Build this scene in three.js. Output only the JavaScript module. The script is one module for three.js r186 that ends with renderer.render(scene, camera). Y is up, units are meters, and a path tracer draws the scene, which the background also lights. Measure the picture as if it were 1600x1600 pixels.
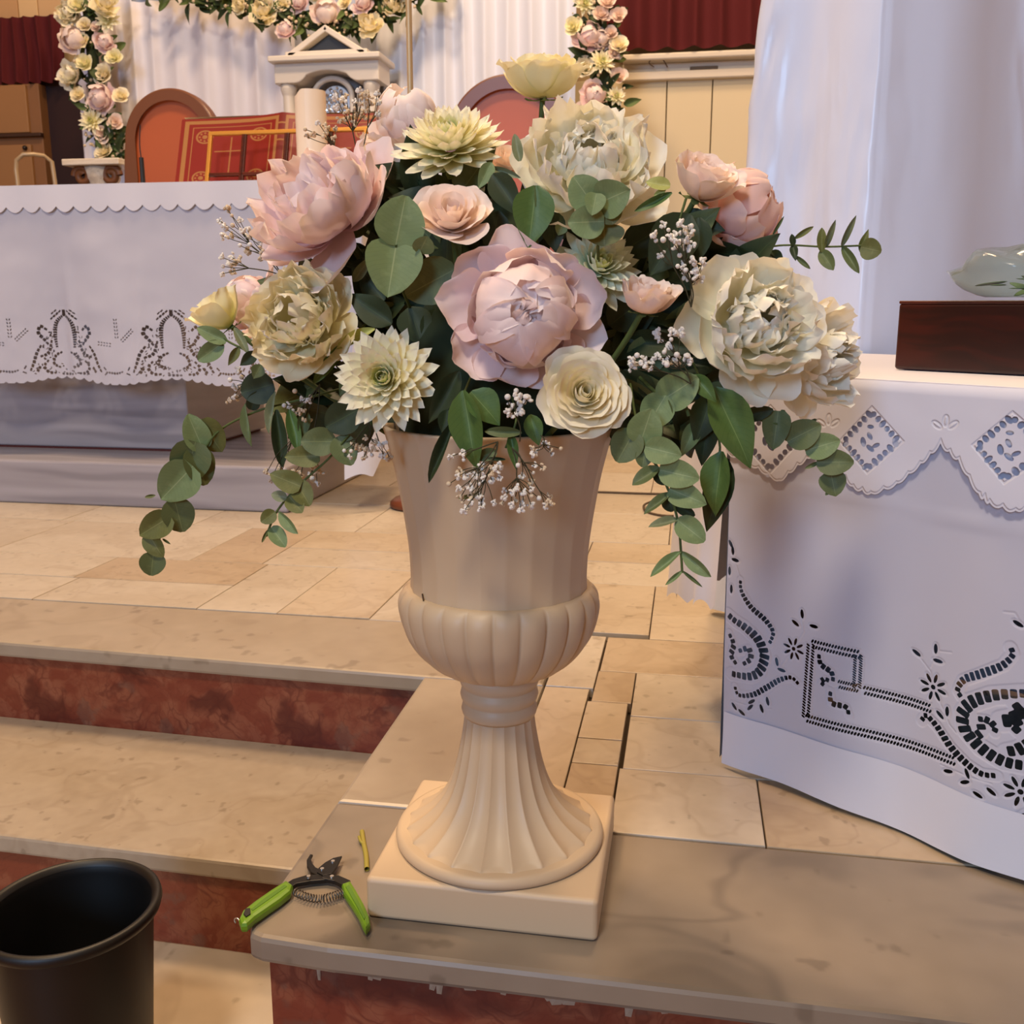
import * as THREE from 'three';
import { RoundedBoxGeometry } from 'three/addons/geometries/RoundedBoxGeometry.js';
import { mergeGeometries, mergeVertices, toCreasedNormals } from 'three/addons/utils/BufferGeometryUtils.js';
import { RectAreaLightUniformsLib } from 'three/addons/lights/RectAreaLightUniformsLib.js';

// ---------------------------------------------------------------- camera, light, exposure
const scene = new THREE.Scene();
const FOCAL = 1550, EYE = new THREE.Vector3(0, 0.75, 0);
const camera = new THREE.PerspectiveCamera(2 * Math.atan(800 / FOCAL) * 180 / Math.PI, 1, 0.05, 60);
camera.rotation.order = 'YXZ';
camera.position.copy(EYE);
camera.rotation.set(-Math.atan(325 / FOCAL), 10.026 * Math.PI / 180, 0);
camera.updateMatrixWorld(true);
scene.add(camera);
camera.focus = 1.25; camera.userData.fStop = 16;
const renderer = new THREE.WebGLRenderer({ antialias: true });
renderer.toneMapping = THREE.LinearToneMapping;
renderer.toneMappingExposure = 1.08;
renderer.shadowMap.enabled = true;
renderer.shadowMap.type = THREE.PCFSoftShadowMap;
RectAreaLightUniformsLib.init();
scene.background = new THREE.Color(0x000000);

const WARM = new THREE.Color().setRGB(1, 0.68, 0.40), COOL = new THREE.Color().setRGB(0.42, 0.65, 1.0), PALE = new THREE.Color().setRGB(1, 0.82, 0.62);
// [position, target, width, height, intensity, colour, kind]
const LAMPS = [
  { at: [-1.9, 5.85, -2.75], to: [-0.9, 0, -2.0], w: 0.9, h: 0.9, power: 84, color: WARM, kind: 'lamp' },
  { at: [0.3, 5.85, -4.2], to: [-0.6, 0.6, -5.2], w: 0.9, h: 0.9, power: 52, color: WARM, kind: 'lamp' },  // added fill lamp, out of view, brightens the backdrop
  { at: [-0.9, 5.85, 2.0], to: [-0.3, 0, -0.6], w: 0.8, h: 0.8, power: 100, color: PALE, kind: 'lamp' },  // added fill lamp, out of view, lifts flower fronts and leaves the cup shaded
  { at: [-2.7, 4.2, 10.85], to: [-0.2, 0.8, -1.5], w: 2.6, h: 3.4, power: 20, color: COOL, kind: 'window' },
];

// ---------------------------------------------------------------- helpers
let SEED = 20240;
const rnd = () => { SEED = (SEED + 0x6d2b79f5) | 0; let t = Math.imul(SEED ^ (SEED >>> 15), 1 | SEED); t = (t + Math.imul(t ^ (t >>> 7), 61 | t)) ^ t; return ((t ^ (t >>> 14)) >>> 0) / 4294967296; };
const reseed = (s) => { SEED = s | 0; };
const rr = (a, b) => a + (b - a) * rnd();
const pick = (a) => a[Math.floor(rnd() * a.length) % a.length];
const V = (x, y, z) => new THREE.Vector3(x, y, z);
const clamp = (x, a, b) => Math.min(b, Math.max(a, x)), lerp = (a, b, t) => a + (b - a) * t, sstep = (a, b, x) => { const t = clamp((x - a) / (b - a), 0, 1); return t * t * (3 - 2 * t); };
const used = new Map();
function numbered(name) { const n = used.get(name) ?? 0; used.set(name, n + 1); return n ? name + '_' + String(n).padStart(3, '0') : name; }
function shade(o) { o.castShadow = true; o.receiveShadow = true; return o; }
function tag(o, label, category, group) { o.userData.label = label; o.userData.category = category; if (group) o.userData.group = group; return o; }
function thing(name, label, category, at = [0, 0, 0], group) { const o = new THREE.Group(); o.name = numbered(name); o.position.set(...at); scene.add(o); return tag(o, label, category, group); }
function part(parent, name, geo, mat, label) { const m = shade(new THREE.Mesh(geo, mat)); m.name = numbered(parent.name + '/' + name).split('/').pop(); if (label) m.userData.label = label; parent.add(m); return m; }
function solo(name, geo, mat, label, category, at = [0, 0, 0], group) { const m = shade(new THREE.Mesh(geo, mat)); m.name = numbered(name); m.position.set(...at); scene.add(m); return tag(m, label, category, group); }
function struct(name, geo, mat) { const m = shade(new THREE.Mesh(geo, mat)); m.name = numbered(name); m.userData.kind = 'structure'; scene.add(m); return m; }
function structGroup(name) { const o = new THREE.Group(); o.name = numbered(name); o.userData.kind = 'structure'; scene.add(o); return o; }
// a point of the place seen at (px, py) of the 1600 px photograph, on the plane z = const / y = const
const toWorld = new THREE.Matrix3().setFromMatrix4(camera.matrixWorld);
function ray(px, py) { return V((px - 800) / FOCAL, (800 - py) / FOCAL, -1).applyMatrix3(toWorld); }
function P(px, py, z) { const d = ray(px, py); return d.multiplyScalar(z / d.z).add(EYE); }
function PY(px, py, y) { const d = ray(px, py); return d.multiplyScalar((y - EYE.y) / d.y).add(EYE); }
const pxSize = (px, p) => { const v = p.clone().sub(EYE), f = V(0, 0, -1).applyMatrix3(toWorld); return px * v.dot(f) / FOCAL; };
const viewDir = (r, u, t) => V(r, u, t).applyMatrix3(toWorld).normalize();
const box = (w, h, d, x = 0, y = 0, z = 0) => new THREE.BoxGeometry(w, h, d).translate(x, y, z);
const rbox = (w, h, d, r, x = 0, y = 0, z = 0, s = 2) => new RoundedBoxGeometry(w, h, d, s, Math.min(r, w / 2.01, h / 2.01, d / 2.01)).translate(x, y, z);
const span = (x0, x1, y0, y1, z0, z1, r = 0) => r ? rbox(x1 - x0, y1 - y0, z1 - z0, r, (x0 + x1) / 2, (y0 + y1) / 2, (z0 + z1) / 2) : box(x1 - x0, y1 - y0, z1 - z0, (x0 + x1) / 2, (y0 + y1) / 2, (z0 + z1) / 2);
const lathe = (pts, seg = 48) => new THREE.LatheGeometry(pts.map(([r, y]) => new THREE.Vector2(r, y)), seg);
function tube(pts, r, seg = 24, rad = 6, closed = false) { return new THREE.TubeGeometry(new THREE.CatmullRomCurve3(pts, closed, 'centripetal'), seg, r, rad, closed); }
function plain(g) { const h = g.index ? g.toNonIndexed() : g; for (const k of Object.keys(h.attributes)) if (!['position', 'normal', 'uv'].includes(k)) h.deleteAttribute(k); return h; }
const merge = (list) => mergeGeometries(list.map(plain));
// uv in metres from the dominant normal
function boxUV(g, k = 1, ox = 0, oy = 0, swap = false) {
  const p = g.attributes.position, n = g.attributes.normal, uv = new Float32Array(p.count * 2);
  for (let i = 0; i < p.count; i++) {
    const a = Math.abs(n.getX(i)), b = Math.abs(n.getY(i)), c = Math.abs(n.getZ(i));
    let u, v; if (b >= a && b >= c) { u = p.getX(i); v = p.getZ(i); } else if (a >= c) { u = p.getZ(i); v = p.getY(i); } else { u = p.getX(i); v = p.getY(i); }
    if (swap) [u, v] = [v, u];
    uv[2 * i] = u * k + ox; uv[2 * i + 1] = v * k + oy;
  }
  g.setAttribute('uv', new THREE.BufferAttribute(uv, 2)); return g;
}
// grid surface from f(u, v) -> [x, y, z], u, v in 0..1
function surf(f, nu, nv, uvf) {
  const pos = [], uv = [], idx = [];
  for (let j = 0; j <= nv; j++) for (let i = 0; i <= nu; i++) { const u = i / nu, v = j / nv; pos.push(...f(u, v)); uv.push(...(uvf ? uvf(u, v) : [u, v])); }
  for (let j = 0; j < nv; j++) for (let i = 0; i < nu; i++) { const a = j * (nu + 1) + i, b = a + 1, c = a + nu + 1, d = c + 1; idx.push(a, b, d, a, d, c); }
  const g = new THREE.BufferGeometry();
  g.setAttribute('position', new THREE.Float32BufferAttribute(pos, 3)); g.setAttribute('uv', new THREE.Float32BufferAttribute(uv, 2)); g.setIndex(idx); g.computeVertexNormals(); return g;
}
// periodic noise
const hash = (x, y, s) => { let h = Math.imul(x | 0, 374761393) ^ Math.imul(y | 0, 668265263) ^ Math.imul(s | 0, 2147483647 - 58); h = Math.imul(h ^ (h >>> 13), 1274126177); return ((h ^ (h >>> 16)) >>> 0) / 4294967296; };
function vnoise(x, y, per, s) { const xi = Math.floor(x), yi = Math.floor(y), fx = x - xi, fy = y - yi, u = fx * fx * (3 - 2 * fx), v = fy * fy * (3 - 2 * fy), m = (a) => ((a % per) + per) % per; const a = hash(m(xi), m(yi), s), b = hash(m(xi + 1), m(yi), s), c = hash(m(xi), m(yi + 1), s), d = hash(m(xi + 1), m(yi + 1), s); return lerp(lerp(a, b, u), lerp(c, d, u), v) * 2 - 1; }
function fbm(x, y, per, s, oct = 4) { let a = 0.5, t = 0; for (let o = 0; o < oct; o++) { t += a * vnoise(x, y, per, s + o * 17); x *= 2; y *= 2; per *= 2; a *= 0.5; } return t; }
function worley(x, y, per, s) { const xi = Math.floor(x), yi = Math.floor(y); let d1 = 9, d2 = 9, id = 0; for (let j = -1; j <= 1; j++) for (let i = -1; i <= 1; i++) { const cx = xi + i, cy = yi + j, mx = ((cx % per) + per) % per, my = ((cy % per) + per) % per; const dx = cx + hash(mx, my, s) - x, dy = cy + hash(mx, my, s + 9) - y, d = Math.hypot(dx, dy); if (d < d1) { d2 = d1; d1 = d; id = hash(mx, my, s + 3); } else if (d < d2) d2 = d; } return [d1, d2, id]; }
function dataTex(n, f, srgb = true) {
  const d = new Uint8Array(n * n * 4);
  for (let y = 0; y < n; y++) for (let x = 0; x < n; x++) { const c = f(x / n, y / n), i = (y * n + x) * 4; d[i] = clamp(c[0], 0, 1) * 255; d[i + 1] = clamp(c[1], 0, 1) * 255; d[i + 2] = clamp(c[2], 0, 1) * 255; d[i + 3] = 255; }
  const t = new THREE.DataTexture(d, n, n); t.wrapS = t.wrapT = THREE.RepeatWrapping; t.magFilter = THREE.LinearFilter; t.minFilter = THREE.LinearMipmapLinearFilter; t.generateMipmaps = true; if (srgb) t.colorSpace = THREE.SRGBColorSpace; t.needsUpdate = true; return t;
}
function canvasTex(w, h, draw, srgb = true) { const c = document.createElement('canvas'); c.width = w; c.height = h; draw(c.getContext('2d'), w, h); const t = new THREE.CanvasTexture(c); t.wrapS = t.wrapT = THREE.ClampToEdgeWrapping; if (srgb) t.colorSpace = THREE.SRGBColorSpace; t.anisotropy = 8; return t; }
const mix3 = (a, b, t) => [lerp(a[0], b[0], t), lerp(a[1], b[1], t), lerp(a[2], b[2], t)];
const hex = (h) => [((h >> 16) & 255) / 255, ((h >> 8) & 255) / 255, (h & 255) / 255];
const std = (o) => new THREE.MeshStandardMaterial({ side: THREE.DoubleSide, ...o });
const phys = (o) => new THREE.MeshPhysicalMaterial({ side: THREE.DoubleSide, ...o });

// ---------------------------------------------------------------- materials of the room
function marbleTex(seed, base, vein, dark, amount, stretch, n = 512) {
  return dataTex(n, (u, v) => {
    const x = u * 4, y = v * 4 * stretch, per = 4, wx = fbm(x, v * 4, per, seed + 31, 4) * 1.2, wy = fbm(x + 2, v * 4 + 1, per, seed + 77, 4) * 1.2;
    const perY = Math.max(1, Math.round(4 * stretch));
    const c1 = fbm(x * 1 + wx, y + wy, 4, seed, 5);
    const ridge = 1 - Math.abs(fbm(x + wx * (stretch > 1 ? 0.5 : 1.6), v * 4 * stretch + wy * (stretch > 1 ? 0.7 : 1.6), stretch > 1 ? Math.round(4 * stretch) : 4, seed + 5, 4)) * 5;
    const cloud = sstep(-0.25, 0.5, c1);
    let c = mix3(base, vein, cloud * amount);
    c = mix3(c, dark, sstep(0.6, 1.0, ridge) * (stretch > 1 ? 0.22 : 0.3) * amount);
    const sp = sstep(0.42, 0.55, fbm(u * 48, v * 48, 48, seed + 91, 3)) * 0.1, g = fbm(u * 64, v * 64, 64, seed + 3, 2) * 0.03 - sp; return [c[0] + g, c[1] + g, c[2] + g];
  });
}
const T_CREAM = marbleTex(11, hex(0xe4dacb), hex(0xd2c4b0), hex(0xab9883), 0.65, 1);
const T_GREY = marbleTex(23, hex(0xd2c9bd), hex(0x948d86), hex(0x5f5a58), 0.9, 3);
const T_TREAD = marbleTex(37, hex(0xdcd0bf), hex(0xc8b8a2), hex(0xa5937e), 0.6, 1);
const T_NOSE = marbleTex(59, hex(0xd3cabd), hex(0xb5afa6), hex(0x8a857e), 0.8, 1);
const T_STRIPE = dataTex(512, (u, v) => { const w = fbm(u * 2, v * 4, 2, 5, 3), y = v * 16 + w * 0.9; const s = fbm(u * 1, y, 1, 91, 4), f = fbm(u * 4, v * 64 + w * 4, 4, 13, 2); let c = mix3(hex(0xdad6d8), hex(0x9d9a9f), sstep(-0.25, 0.45, s)); c = mix3(c, hex(0x55494c), sstep(0.82, 0.99, 1 - Math.abs(fbm(u * 1, v * 13 + w * 0.6, 1, 44, 2)) * 3) * 0.55); return [c[0] + f * 0.05, c[1] + f * 0.05, c[2] + f * 0.05]; });
const T_RED = dataTex(1024, (u, v) => {
  const wx = fbm(u * 5, v * 5, 5, 3, 5), wy = fbm(u * 5, v * 5, 5, 8, 5);
  const [d1, d2, id] = worley(u * 11 + wx * 2.6, v * 11 + wy * 2.6, 11, 5), [e1, e2, ie] = worley(u * 30 + wx * 4, v * 30 + wy * 4, 30, 15);
  const g = fbm(u * 7 + wx, v * 7 + wy, 7, 66, 5), h = fbm(u * 22, v * 22, 22, 29, 4);
  let c = mix3(hex(0x9a4a36), hex(0xb06a50), sstep(-0.35, 0.35, h)); c = mix3(c, hex(0xbb7a60), sstep(0.45, 0.95, id) * 0.55 * (1 - sstep(0.25, 0.6, d1)));
  c = mix3(c, hex(0x6e2a22), (1 - sstep(0.0, 0.2, d2 - d1)) * 0.5 * sstep(-0.3, 0.25, h + g)); c = mix3(c, hex(0x7c3428), (1 - sstep(0.0, 0.12, e2 - e1)) * 0.3);
  c = mix3(c, hex(0x66261f), sstep(0.0, 0.45, g) * 0.75); c = mix3(c, hex(0x857069), sstep(0.3, 0.5, fbm(u * 12, v * 12, 12, 71, 5)) * 0.4);
  return c;
});
const M = {
  cream: std({ map: T_CREAM, roughness: 0.3, color: 0xd6d3ce }), creamWarm: std({ map: T_CREAM, roughness: 0.32, color: 0xd2cabe }), grey: std({ map: T_GREY, roughness: 0.32, color: 0xc8c0b6 }), greyTile: std({ map: T_CREAM, roughness: 0.3, color: 0xc8bcac }), greyDark: std({ map: T_GREY, roughness: 0.3, color: 0xaaa298 }),
  tread: std({ map: T_TREAD, roughness: 0.35, color: 0xc0bbb4 }), nose: std({ map: T_NOSE, roughness: 0.4 }), red: std({ map: T_RED, roughness: 0.35, color: 0xc8c0b8 }), naveFloor: std({ map: T_CREAM, roughness: 0.4, color: 0xb08860 }), stripe: std({ map: T_STRIPE, roughness: 0.3, color: 0xc2c2ca }),
  grout: std({ color: 0x4d4032, roughness: 0.95 }), wall: std({ color: 0xbca684, roughness: 0.9 }), wallWhite: std({ color: 0xb08c5c, roughness: 0.9 }), trimWhite: std({ color: 0xd2c8b8, roughness: 0.55 }),
  wood: null,
};
// ---------------------------------------------------------------- lamps and window
for (const L of LAMPS) {
  const g = new THREE.Group(); g.position.set(...L.at); g.lookAt(...L.to); scene.add(g);   // +z of the group looks at the target
  const l = new THREE.RectAreaLight(L.color, L.power, L.w, L.h); l.position.set(0, 0, 0.03); l.rotation.y = Math.PI; l.name = L.kind + '_light'; g.add(l);
  const glow = std({ color: 0x111111, emissive: L.color, emissiveIntensity: L.kind === 'lamp' ? 4 : 3, roughness: 1 });
  if (L.kind === 'lamp') {
    g.name = numbered('ceiling_or_fill_lamp'); tag(g, ['square warm ceiling lamp over the altar', 'added fill lamp above the frame, brightening the backdrop', 'added fill lamp over the nave, brightening the flower fronts'][LAMPS.indexOf(L)], 'lamp');
    part(g, 'diffuser', box(L.w, L.h, 0.01, 0, 0, 0.012), glow); part(g, 'housing', rbox(L.w + 0.08, L.h + 0.08, 0.08, 0.01, 0, 0, -0.04), std({ color: 0x3a2c20, roughness: 0.5 }));
    part(g, 'cable', tube([V(0, 0, -0.06), V(0, 0.02, -0.3), V(0, 0.05, -0.62)], 0.008, 8, 6), std({ color: 0x222222, roughness: 0.6 }));
  } else {
    g.name = 'window_1'; g.userData.kind = 'structure';
    part(g, 'glass', box(L.w, L.h, 0.01, 0, 0, 0.01), glow);
    for (const s of [-1, 1]) { part(g, 'window_frame', rbox(0.07, L.h + 0.14, 0.09, 0.01, s * (L.w / 2 + 0.035), 0, 0), M.trimWhite); part(g, 'window_frame', rbox(L.w, 0.07, 0.09, 0.01, 0, s * (L.h / 2 + 0.035), 0), M.trimWhite); }
    part(g, 'window_back', box(L.w + 0.14, L.h + 0.14, 0.02, 0, 0, -0.055), M.trimWhite);
  }
}
// ---------------------------------------------------------------- the room shell
const RX0 = -6, RX1 = 5, RZ0 = -6.45, RZ1 = 11.2, RY = 6.6, NAVE = -0.565;
struct('floor', span(RX0, RX1, NAVE - 0.1, NAVE, -0.8, RZ1), M.naveFloor);
struct('ceiling', span(RX0 - 0.2, RX1 + 0.2, RY, RY + 0.2, RZ0 - 0.2, RZ1 + 0.2), M.wallWhite);
const wallBack = struct('wall_back', span(RX0 - 0.2, RX1 + 0.2, NAVE - 0.1, RY, RZ0 - 0.2, RZ0), M.wall);
struct('wall_left', span(RX0 - 0.2, RX0, NAVE - 0.1, RY, RZ0, RZ1), M.wallWhite);
struct('wall_right', span(RX1, RX1 + 0.2, NAVE - 0.1, RY, RZ0, RZ1), M.wallWhite);
struct('wall_front', span(RX0 - 0.2, RX1 + 0.2, NAVE - 0.1, RY, RZ1, RZ1 + 0.2), M.wallWhite);

// ---------------------------------------------------------------- chancel platform: body, stone slabs, steps
const STEP = (x) => -1.906 + 0.04 * (x + 1.516);              // front edge of the upper step
function prism(pts, y0, y1, bevel = 0) {                         // footprint [[x, z] ...] between two heights
  const s = new THREE.Shape(pts.map(([x, z]) => new THREE.Vector2(x, -z)));
  const g = new THREE.ExtrudeGeometry(s, { depth: y1 - y0 - 2 * bevel, bevelEnabled: bevel > 0, bevelSize: bevel, bevelThickness: bevel, bevelOffset: -bevel, bevelSegments: 2, curveSegments: 6 });
  return g.rotateX(-Math.PI / 2).translate(0, y0 + bevel, 0);
}
const platform = structGroup('platform_floor');
part(platform, 'bedding', prism([[RX0, STEP(RX0) - 0.06], [-0.47, STEP(-0.47) - 0.06], [-0.47, -1.06], [RX1, -1.06], [RX1, RZ0], [RX0, RZ0]], NAVE - 0.05, -0.022), M.grout);
const slabs = [];
const slab = (x0, x1, z0, z1, m, y = 0) => slabs.push([[[x0, z0], [x1, z0], [x1, z1], [x0, z1]], m, y]);
const J = 0.0012;
function layTile(pts, m, y, name = 'tile') {
  const cx = pts.reduce((a, p) => a + p[0], 0) / pts.length, cz = pts.reduce((a, p) => a + p[1], 0) / pts.length;
  const q = pts.map(([x, z]) => { const dx = x - cx, dz = z - cz; return [x - Math.sign(dx) * J, z - Math.sign(dz) * J]; });
  const g = prism(q, -0.021, y, 0.0018); boxUV(g, 0.9, rnd(), rnd(), rnd() < 0.35); part(platform, name, g, m);
}
reseed(77);
const C = M.cream, W = M.creamWarm, G = M.greyTile, D = M.greyTile;
// strip and tiles of the tongue where the urn stands
[[-0.262, -0.171, -1.86, -1.32, W], [-0.171, -0.091, -1.533, -1.32, G], [-0.171, -0.091, -1.632, -1.533, C], [-0.171, -0.091, -1.8, -1.632, W], [-0.164, -0.085, -1.965, -1.8, G], [-0.262, -0.164, -2.183, -1.862, C],
  [-0.085, 0.62, -1.742, -1.525, C], [-0.09, 0.132, -1.525, -1.318, C], [0.132, 0.8, -1.525, -1.318, G], [0.8, 1.5, -1.525, -1.318, C], [-0.085, 0.5, -1.965, -1.742, C], [-0.162, 0.6, -2.183, -1.965, G], [0.62, 1.5, -1.742, -1.525, W], [0.5, 1.5, -1.965, -1.742, C], [0.6, 1.5, -2.183, -1.965, C],
  // second row
  [-0.068, 0.55, -2.625, -2.184, W], [-0.42, -0.068, -2.625, -2.21, W], [-0.745, -0.42, -2.66, -2.21, C], [-0.985, -0.745, -2.66, -2.218, W], [-1.2, -0.985, -2.66, -2.22, C],
  [-1.66, -1.2, -2.432, -2.222, C], [-2.12, -1.66, -2.43, -2.222, C], [-1.68, -1.2, -2.662, -2.433, D], [-2.12, -1.68, -2.662, -2.433, C], [0.55, 1.4, -2.625, -2.184, C],
  // third row
  [-0.745, -0.28, -2.862, -2.662, W], [-0.28, 0.3, -2.862, -2.626, C], [-1.22, -0.745, -2.865, -2.662, C], [-1.22, -0.745, -3.11, -2.866, W], [-0.745, -0.285, -3.11, -2.866, C], [-0.285, 0.4, -3.11, -2.866, W], [-1.45, -1.22, -3.11, -2.664, D], [-2.12, -1.45, -3.11, -2.664, C],
  [0.3, 1.4, -3.11, -2.626, C]].forEach((a) => layTile([[a[0], a[3]], [a[1], a[3]], [a[1], a[2]], [a[0], a[2]]], a[4], rr(-0.0006, 0.0004)));
for (const [z1, z0, xs] of [[-2.222, -2.662, [-2.12, -2.75, -3.4, -4.2, -5.1, RX0]], [-2.664, -3.11, [-2.12, -2.6, -3.3, -4.0, -4.9, RX0]]]) for (let i = 0; i + 1 < xs.length; i++) layTile([[xs[i + 1], z1], [xs[i], z1], [xs[i], z0], [xs[i + 1], z0]], pick([C, W, C, G]), rr(-0.0006, 0.0004));
[[-3.112, -3.56], [-3.56, -3.965], [-3.965, -4.45], [-4.45, -5.0], [-5.0, -5.7], [-5.7, RZ0]].forEach(([z1, z0], k) => { let x = RX0 + (k % 2) * 0.3; const xs = [RX0]; while (x < 1.2) { x += rr(0.42, 0.7); xs.push(x); } for (let i = 0; i + 1 < xs.length; i++) layTile([[xs[i], z1], [xs[i + 1], z1], [xs[i + 1], z0], [xs[i], z0]], pick([C, W, C, C, G]), rr(-0.0006, 0.0004)); });
for (let z = -1.318, k = 0; z > RZ0 + 0.3; z -= 0.6, k++) for (let x = 1.5 - (k > 3 ? 0.1 : 0); x < RX1 - 0.1; x += 0.9) layTile([[x, z], [Math.min(RX1, x + 0.9), z], [Math.min(RX1, x + 0.9), Math.max(RZ0, z - 0.6)], [x, Math.max(RZ0, z - 0.6)]], pick([C, W, G]), -0.001);
// bordering slabs with a nosing, thicker than the tiles
function border(pts, m, name = 'border_slab', sw = false) { const g = prism(pts, -0.036, 0.0004, 0.007); boxUV(g, 0.5, rnd(), rnd(), sw); part(platform, name, g, m); }
const noseRound = (pts) => pts;
border([[-0.4, -0.995], [-0.508 + 0.022, -1.0], [-0.508 + 0.006, -1.006], [-0.508, -1.02], [-0.510, -1.334], [-0.264, -1.334], [-0.264, -1.3165], [0.95, -1.3165], [0.95, -0.992]], M.greyDark, 'border_slab');
border([[0.953, -0.992], [2.4, -0.992], [2.4, -1.3165], [0.953, -1.3165]], M.grey, 'border_slab'); border([[2.403, -0.992], [RX1, -0.992], [RX1, -1.3165], [2.403, -1.3165]], M.grey);
border([[-0.510, -1.3375], [-0.514, STEP(-0.514)], [-0.264, -1.861], [-0.264, -1.3375]], M.tread);
border([[-1.95, STEP(-1.95)], [-0.518, STEP(-0.518)], [-0.266, -1.864], [-0.266, -2.207], [-0.755, -2.211], [-1.95, -2.2205]], M.tread); border([[-3.6, STEP(-3.6)], [-1.953, STEP(-1.953)], [-1.953, -2.2205], [-3.6, -2.221]], M.tread); border([[RX0, STEP(RX0)], [-3.603, STEP(-3.603)], [-3.603, -2.221], [RX0, -2.221]], M.tread);
// risers of red marble
const riser = (name, pts, y0, y1, o = 0) => { const g = prism(pts, y0, y1); boxUV(g, 1.6, rnd(), rnd()); return struct(name, g, M.red); };
const S2 = (x) => -1.449 + 0.024 * (x + 1.196);
riser('riser', [[RX0, STEP(RX0) - 0.018], [-0.49, STEP(-0.49) - 0.018], [-0.49, STEP(-0.49) - 0.06], [RX0, STEP(RX0) - 0.06]], -0.375, -0.0365);
riser('riser', [[RX0, S2(RX0) - 0.018], [-0.49, S2(-0.49) - 0.018], [-0.49, S2(-0.49) - 0.06], [RX0, S2(RX0) - 0.06]], -0.56, -0.2265);
{ const g = surf((u, v) => [lerp(-0.49, RX1, u), lerp(NAVE, -0.036, v), -1.03], 60, 6); boxUV(g, 1.6, 0.31, 0.47); riser('riser', [[-0.49, -1.03], [RX1, -1.03], [RX1, -1.07], [-0.49, -1.07]], NAVE, -0.0365); }
riser('riser', [[-0.49, -1.03], [-0.45, -1.07], [-0.45, -1.9], [-0.49, -1.9]], NAVE, -0.0365);
// crumbled lime mortar under the front nosing
{ reseed(5); const bits = []; for (let i = 0; i < 240; i++) { const x = -0.475 + Math.pow(rnd(), 1.2) * 0.55, h = rr(0.001, 0.008) + (rnd() < 0.2 ? rr(0, 0.016) : 0); bits.push(new THREE.IcosahedronGeometry(1, 0).scale(rr(0.003, 0.014), h, 0.0022).rotateZ(rr(-0.3, 0.3)).translate(x, -0.0365 - h * 0.7, -1.0295)); } const m = solo('mortar_crumbs', merge(bits), std({ color: 0xa99a86, roughness: 0.95 }), 'pale crumbling mortar along the top of the front red riser', 'mortar'); m.userData.kind = 'stuff'; }
// treads
const tread1 = structGroup('step_tread'), tread2 = structGroup('step_tread');
for (const [a, b] of [[-1.9, -0.488], [-3.7, -1.903], [RX0, -3.703]]) { const g = prism([[a, S2(a)], [b, S2(b)], [b, STEP(b) - 0.02], [a, STEP(a) - 0.02]], -0.2255, -0.19, 0.006); boxUV(g, 0.9, rnd(), rnd()); part(tread1, 'tread_slab', g, M.tread); }
for (const [a, b] of [[-1.6, -0.488], [-3.4, -1.603], [RX0, -3.403]]) { const g = prism([[a, -0.93], [b, -0.93], [b, S2(b) - 0.02], [a, S2(a) - 0.02]], -0.41, -0.375, 0.006); boxUV(g, 0.5, rnd(), rnd()); part(tread2, 'tread_slab', g, M.creamWarm); }
riser('riser', [[RX0, -0.95], [-0.49, -0.95], [-0.49, -0.99], [RX0, -0.99]], NAVE, -0.4105);
// ---------------------------------------------------------------- far wall: panels, curtains, cabinet
M.wood = std({ map: dataTex(256, (u, v) => { const g = fbm(u * 4, v * 40 + fbm(u * 2, v * 4, 2, 3, 3) * 6, 4, 9, 3); return mix3(hex(0x5a2a1a), hex(0x38160e), sstep(-0.3, 0.4, g)); }), roughness: 0.35 });
const redCloth = phys({ color: 0x52050c, roughness: 0.9, sheen: 0.3, sheenColor: new THREE.Color(0x8a1418), sheenRoughness: 0.5 });
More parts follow.
